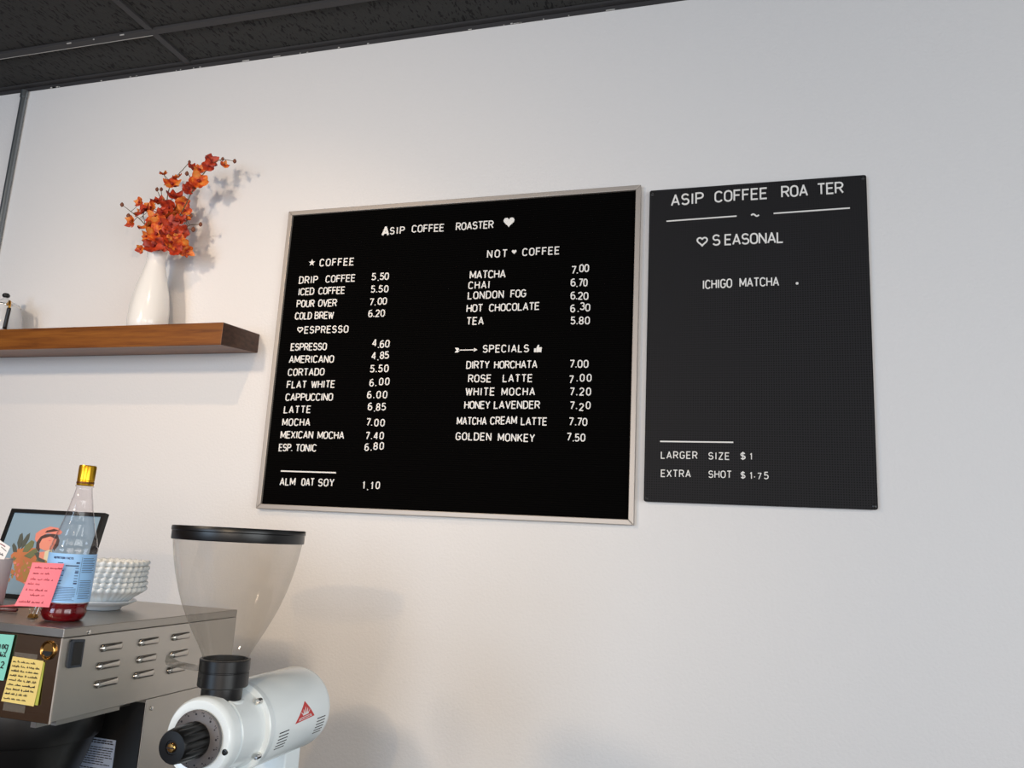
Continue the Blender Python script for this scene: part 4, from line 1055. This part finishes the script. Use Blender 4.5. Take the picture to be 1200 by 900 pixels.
root = thing('framed_picture', 'black-framed illustration of a woman in a pink cap among plants, leaning back behind the bottle', 'picture', (-1.633, -.753, MT + .0006))
root.rotation_euler = (math.radians(-13.0), 0, 0)
FWd, FHt, bw = .144, .2145, .0095
def loc(name, bm, m, parent=root, **kw): return obj(name, bm, m, parent, **kw)
for poly in ([(-FWd, 0), (FWd, 0), (FWd - bw, bw), (-FWd + bw, bw)], [(-FWd, FHt), (-FWd + bw, FHt - bw), (FWd - bw, FHt - bw), (FWd, FHt)], [(-FWd, 0), (-FWd + bw, bw), (-FWd + bw, FHt - bw), (-FWd, FHt)], [(FWd, 0), (FWd, FHt), (FWd - bw, FHt - bw), (FWd - bw, bw)]):
    loc('frame_rail', prism(bmesh.new(), poly, XZ, 0, .014), M_black)
ILL = [mat('print_blue', (0.50, 0.60, 0.67), 0.6), mat('print_orange', (0.74, 0.45, 0.28), 0.6), mat('print_ochre', (0.66, 0.50, 0.27), 0.6), mat('print_olive', (0.42, 0.44, 0.30), 0.6),
       mat('print_darkleaf', (0.30, 0.32, 0.29), 0.6), mat('print_hair', (0.28, 0.20, 0.19), 0.6), mat('print_coral', (0.86, 0.52, 0.45), 0.6), mat('print_skin', (0.88, 0.56, 0.48), 0.6), mat('print_cream', (0.85, 0.82, 0.70), 0.6), mat('print_rose', (0.84, 0.42, 0.44), 0.6)]
bm = bmesh.new()
prism(bm, [(-FWd + bw, bw), (FWd - bw, bw), (FWd - bw, FHt - bw), (-FWd + bw, FHt - bw)], XZ, .004, .012, 0)
rl = random.Random(4); lay = [0]
def ill(poly, mi):
    lay[0] += 1
    prism(bm, poly, XZ, .004 - .0002 - .000008 * lay[0], .004, mi)
def leaf(x, z, l, wd, ang, mi):
    ca, sa = math.cos(ang), math.sin(ang)
    ill([(x + u * l * ca - v_ * wd * sa, z + u * l * sa + v_ * wd * ca) for u, v_ in ((0, 0), (.25, .42), (.6, .45), (1, 0), (.6, -.45), (.25, -.42))], mi)
ill(PRINT['dress'], 9); ill(PRINT['bush'], 1)
bx_ = [q[0] for q in PRINT['bush']]; bz_ = [q[1] for q in PRINT['bush']]
for i in range(26):
    leaf(rl.uniform(min(bx_), max(bx_) - .01), rl.uniform(min(bz_) + .008, max(bz_) - .012), rl.uniform(.010, .022), rl.uniform(.005, .009), rl.uniform(.3, 2.6), rl.choice((1, 2, 2, 3)))
ill(PRINT['bush2'], 2)
for i in range(22):
    leaf(rl.uniform(min(bx_) + .01, max(bx_)), rl.uniform(min(bz_), min(bz_) + .05), rl.uniform(.006, .012), rl.uniform(.004, .007), rl.uniform(0, 6.2), rl.choice((1, 9, 2, 6)))
for k, mi in (('leaf1', 4), ('leaf2', 4), ('leaf3', 3), ('leaf4', 4), ('leaf5', 3), ('leaf6', 4)): ill(PRINT[k], mi)
ill(PRINT['neck'], 7); ill(PRINT['collar'], 8); ill(PRINT['hair'], 5); ill(PRINT['face'], 7); ill(PRINT['beret'], 6); ill(PRINT['band'], 5)
fx = sum(q[0] for q in PRINT['face']) / 7; fz = sum(q[1] for q in PRINT['face']) / 7
leaf(fx - .008, fz + .002, .007, .0025, .1, 5); leaf(fx + .006, fz + .002, .007, .0025, .1, 5); leaf(fx - .001, fz - .011, .008, .003, .05, 9)
for i in range(10): leaf(rl.uniform(.01, .09), rl.uniform(.012, .05), .012, .007, rl.uniform(0, 3), rl.choice((3, 4, 1)))
loc('print', bm, ILL)
loc('backing', B(-FWd + .003, FWd - .003, .012, .0145, .003, FHt - .003), M_blackm)
loc('stand_leg', prism(bmesh.new(), [(.0150, .165), (.0190, .165), (.0790, .0181), (.0745, .0171)], lambda u, v, d: (d, u, v), -.02, .02), M_blackm)

# ------------------------------------------------------------------ coffee grinder
GX, GZ, GY = -.746, 1.355, -1.228
gc = (GX, 0, GZ)
root = thing('coffee_grinder', 'white coffee grinder with a clear cone hopper and black knob in front of the wall', 'grinder', (-.9325, -.8368, .861))
GF = Vector((GX, -1.13, 1.0188))                    # its foot on the working drawing, which is at 4:5
def gpart(name, bm, m, r_, **kw):
    bmesh.ops.translate(bm, vec=-GF, verts=bm.verts)
    bmesh.ops.scale(bm, vec=(1.25, 1.25, 1.25), verts=bm.verts)
    return obj(name, bm, m, r_, **kw)
def gsub(name, bm, m, pp, r_, **kw): return gpart(name, bm, m, pp, **kw)

gpart('burr_housing', L([(.030, -1.266), (.046, -1.272), (.051, -1.272), (.054, -1.2685), (.055, -1.262), (.0555, -1.250), (.0525, -1.2475), (.0525, -1.2455), (.0545, -1.243), (.0545, -1.205), (.056, -1.198), (.058, -1.192), (.03, -1.19)], gc, n=72, axis='y', caps=False), M_white, root, smooth=True, auto=38)
gpart('motor_flange', L([(.040, -1.1935), (.0585, -1.1935), (.0605, -1.1925), (.0640, -1.1925), (.0655, -1.191), (.0655, -1.180), (.0645, -1.179), (.05, -1.178)], gc, n=72, axis='y', caps=False), M_white, root, smooth=True, auto=38)
mh = gpart('motor_housing', L([(.05, -1.1785), (.0640, -1.1785), (.0647, -1.177), (.0647, -1.020), (.0635, -1.012), (.060, -1.006), (.054, -1.0035), (.001, -1.003)], gc, n=80, axis='y', caps=False), M_white, root, smooth=True, auto=50)
# vents and sticker lie on the motor cylinder
def oncyl(u, v, d):
    """u = position along the barrel, v = degrees round it"""
    a = math.radians(v); r_ = .0647 + d
    return (GX + r_ * math.cos(a), u, GZ + r_ * math.sin(a))
for y0, y1, v0 in ((-1.1640, -1.1375, -7.2), (-1.0530, -1.0270, -6.2)):
    for k in range(6):
        bm = bmesh.new(); v_ = v0 - k * 4.4
        prism(bm, [(y0 + .0010 * k * 0, v_), (y1, v_ + .2), (y1, v_ + 1.5), (y0, v_ + 1.3)], oncyl, -.0004, .00025)
        gsub('vent_slot', bm, M_ink, mh, root)
bm = bmesh.new()
A_, B_, C_ = Vector((-1.0905, 24)), Vector((-1.1225, -1.5)), Vector((-1.0650, 1.0))
N = 8
for i in range(N):                                  # sliced so that it follows the curve
    t0, t1 = i / N, (i + 1) / N
    q = [A_.lerp(B_, t0), A_.lerp(B_, t1), A_.lerp(C_, t1), A_.lerp(C_, t0)]
    if i == 0: q = q[1:]
    prism(bm, [(p_.x, p_.y) for p_ in q], oncyl, .0001, .0005)
lg = gsub('maker_sticker', bm, M_red, mh, root); lg['label'] = 'red triangular maker sticker with white crown'
bm = bmesh.new()
def tri(a, b):                                      # barycentric-ish frame of the sticker: a across, b up
    base = B_.lerp(C_, a); return (base.x + (A_.x - (B_.x + C_.x) / 2) * b, base.y + (A_.y - (B_.y + C_.y) / 2) * b)
def tp(*pts): prism(bm, [tri(a, b) for a, b in pts], oncyl, .0005, .0008)
tp((.16, .07), (.84, .07), (.78, .20), (.22, .20))
tp((.36, .27), (.64, .27), (.66, .36), (.34, .36))
for k in range(5):
    c0 = .5 + (k - 2) * .072; tip = .5 + (k - 2) * .105; tpz = (.50, .60, .70, .60, .50)[k]
    tp((c0 - .03, .36), (c0 + .03, .36), (tip + .012, tpz - .06), (tip, tpz), (tip - .012, tpz - .06))
gsub('sticker_emblem', bm, M_paper, lg, root)
bm = bmesh.new()
rl = random.Random(2); a = .24
while a < .76:
    wd = rl.uniform(.02, .045); prism(bm, [tri(a, .10), tri(a + wd, .10), tri(a + wd, .17), tri(a, .17)], oncyl, .0008, .0010); a += wd + .018
gsub('sticker_print', bm, M_red, lg, root)
for ang in (44, -33, 152, 215):
    a = math.radians(ang)
    d_ = Vector((math.cos(a), 0, math.sin(a)))
    bm = bmesh.new()
    p_ = Vector((GX, 0, GZ)) + d_ * .0605
    lathe(bm, [(.0001, -1.2035), (.0042, -1.203), (.0048, -1.2015), (.0048, -1.193)], (p_.x, 0, p_.z), n=12, axis='y', caps=False)
    gpart('flange_bolt', bm, M_chrome, root, smooth=True, auto=40)
bm = lathe(bmesh.new(), [(.0005, -.0012), (.0030, -.0015), (.0042, -.0010), (.0042, .003)], (GX + .0465, -1.2722, GZ - .012), n=14, axis='y', caps=False)
gpart('collar_screw', bm, M_black, root, smooth=True, auto=40)
dl = gpart('dial_plate', L([(.0001, -1.2768), (.0375, -1.2768), (.0388, -1.2760), (.0388, -1.2715), (.03, -1.2712)], gc, n=64, axis='y', caps=False), M_dial, root, smooth=True, auto=40)
bm = bmesh.new()
for k in range(16):
    a = 2 * PI * k / 16 + .1
    lathe(bm, [(.0010 if k % 2 else .0014, -1.2767), (.0010 if k % 2 else .0014, -1.2772)], (GX + .0335 * math.cos(a), 0, GZ + .0335 * math.sin(a)), n=10, axis='y')
    for dj in (0.0, 0.07):
        bq = a + .05 + dj
        prism(bm, [(GX + r_ * math.cos(bq + e), GZ + r_ * math.sin(bq + e)) for r_, e in ((.0355, -.012), (.0375, -.012), (.0375, .012), (.0355, .012))], XZ, -1.2767, -1.2771)
gsub('dial_marks', bm, M_ink, dl, root)
kb = gpart('adjusting_knob', L([(.024, -1.2770), (.0245, -1.281), (.0240, -1.283), (.0232, -1.312), (.0222, -1.3225), (.0205, -1.3255), (.0095, -1.3260), (.0088, -1.3245), (.0001, -1.3245)], gc, n=144, axis='y', caps=False,
      fn=lambda r_, h, a: (r_ * (1 + (.13 * (abs(math.cos(6 * a)) ** .5 - .8) if -1.318 < h < -1.2805 and r_ > .02 else 0)), h)), M_black, root, smooth=True, auto=45)
ks = gsub('knob_screw', L([(.0064, -1.3248), (.0064, -1.3266), (.0052, -1.3280), (.0001, -1.3284)], gc, n=24, axis='y', caps=False), M_brass, kb, root, smooth=True, auto=40)
gsub('screw_slot', B(GX - .0058, GX + .0058, -1.3290, -1.3272, GZ - .0007, GZ + .0007), M_ink, kb, root)
# hopper
hc = (GX, GY, 0)
gpart('neck_collar', L([(.034, 1.3935), (.0345, 1.398), (.0325, 1.4015), (.0305, 1.4020)], hc, n=40, caps=False), M_white, root, smooth=True)
gpart('hopper_neck', L([(.0285, 1.3950), (.0290, 1.3965), (.0290, 1.4180), (.0345, 1.4190), (.0358, 1.4205), (.0358, 1.4395), (.0350, 1.4402), (.0350, 1.4412), (.0358, 1.4420), (.0362, 1.4570), (.0355, 1.4580), (.0320, 1.4580), (.0320, 1.42), (.0001, 1.4195)], hc, n=56, caps=False), M_black, root, smooth=True, auto=35)
a = math.radians(-118)
for rr_, zz in ((.0290, 1.4070), (.0358, 1.4355)):
    d_ = Vector((math.cos(a), math.sin(a), 0)); p_ = Vector((GX, GY, zz)) + d_ * rr_
    bm = bmesh.new(); tube(bm, [p_ - d_ * .001, p_ + d_ * .0008], .0020 if zz < 1.42 else .0012, 10)
    gpart('neck_screw', bm, M_chrome, root)
hprof = [(.0322, 1.4575), (.0345, 1.465), (.0410, 1.478), (.0510, 1.4955), (.0610, 1.5150), (.0700, 1.5350), (.0775, 1.5560), (.0838, 1.5780), (.0885, 1.5980), (.0918, 1.6160), (.0938, 1.6300)]
gpart('hopper', L(hprof, hc, n=72, caps=False), M_hopper, root, smooth=True)
ld = gpart('hopper_lid', L([(.0925, 1.6275), (.0955, 1.6275), (.0962, 1.6290), (.0962, 1.6400), (.0972, 1.6412), (.0972, 1.6460), (.0962, 1.6475), (.0935, 1.6475), (.0920, 1.6455), (.0001, 1.6440)], hc, n=72, caps=False), M_black, root, smooth=True, auto=35)
# clear shutter slide with an upturned end
bm = bmesh.new(); rows = []
for i in range(13):
    t = i / 12
    x = GX - .026 - .068 * t
    y = GY - .014 + .004 * t
    zz = 1.4412 + .0030 * t + (.010 * max(0, (t - .78) / .22) ** 2)
    hw = .016 * (1 if t < .7 else math.sqrt(max(.02, 1 - ((t - .7) / .3) ** 2)))
    rows.append([bm.verts.new((x, y - hw, zz)), bm.verts.new((x, y + hw, zz)), bm.verts.new((x, y + hw, zz + .0014)), bm.verts.new((x, y - hw, zz + .0014))])
for a_, b_ in zip(rows, rows[1:]):
    for k in range(4): bm.faces.new((a_[k], a_[(k + 1) % 4], b_[(k + 1) % 4], b_[k]))
bm.faces.new(rows[0]); bm.faces.new(rows[-1])
gpart('shutter_slide', bm, M_tab, root, smooth=True, auto=40)
# stand
gpart('stand_column', B(-.790, -.7285, -1.060, -1.015, 1.038, 1.302), M_white, root, bevel=.003)
gpart('base_plate', B(-.84, -.652, -1.30, -1.0, 1.0188, 1.040), M_white, root, bevel=.006)
gpart('outlet_spout', L([(.024, 1.235), (.026, 1.24), (.030, 1.305), (.030, 1.318)], (GX, -1.225, 0), n=32), M_white, root, smooth=True, auto=40)
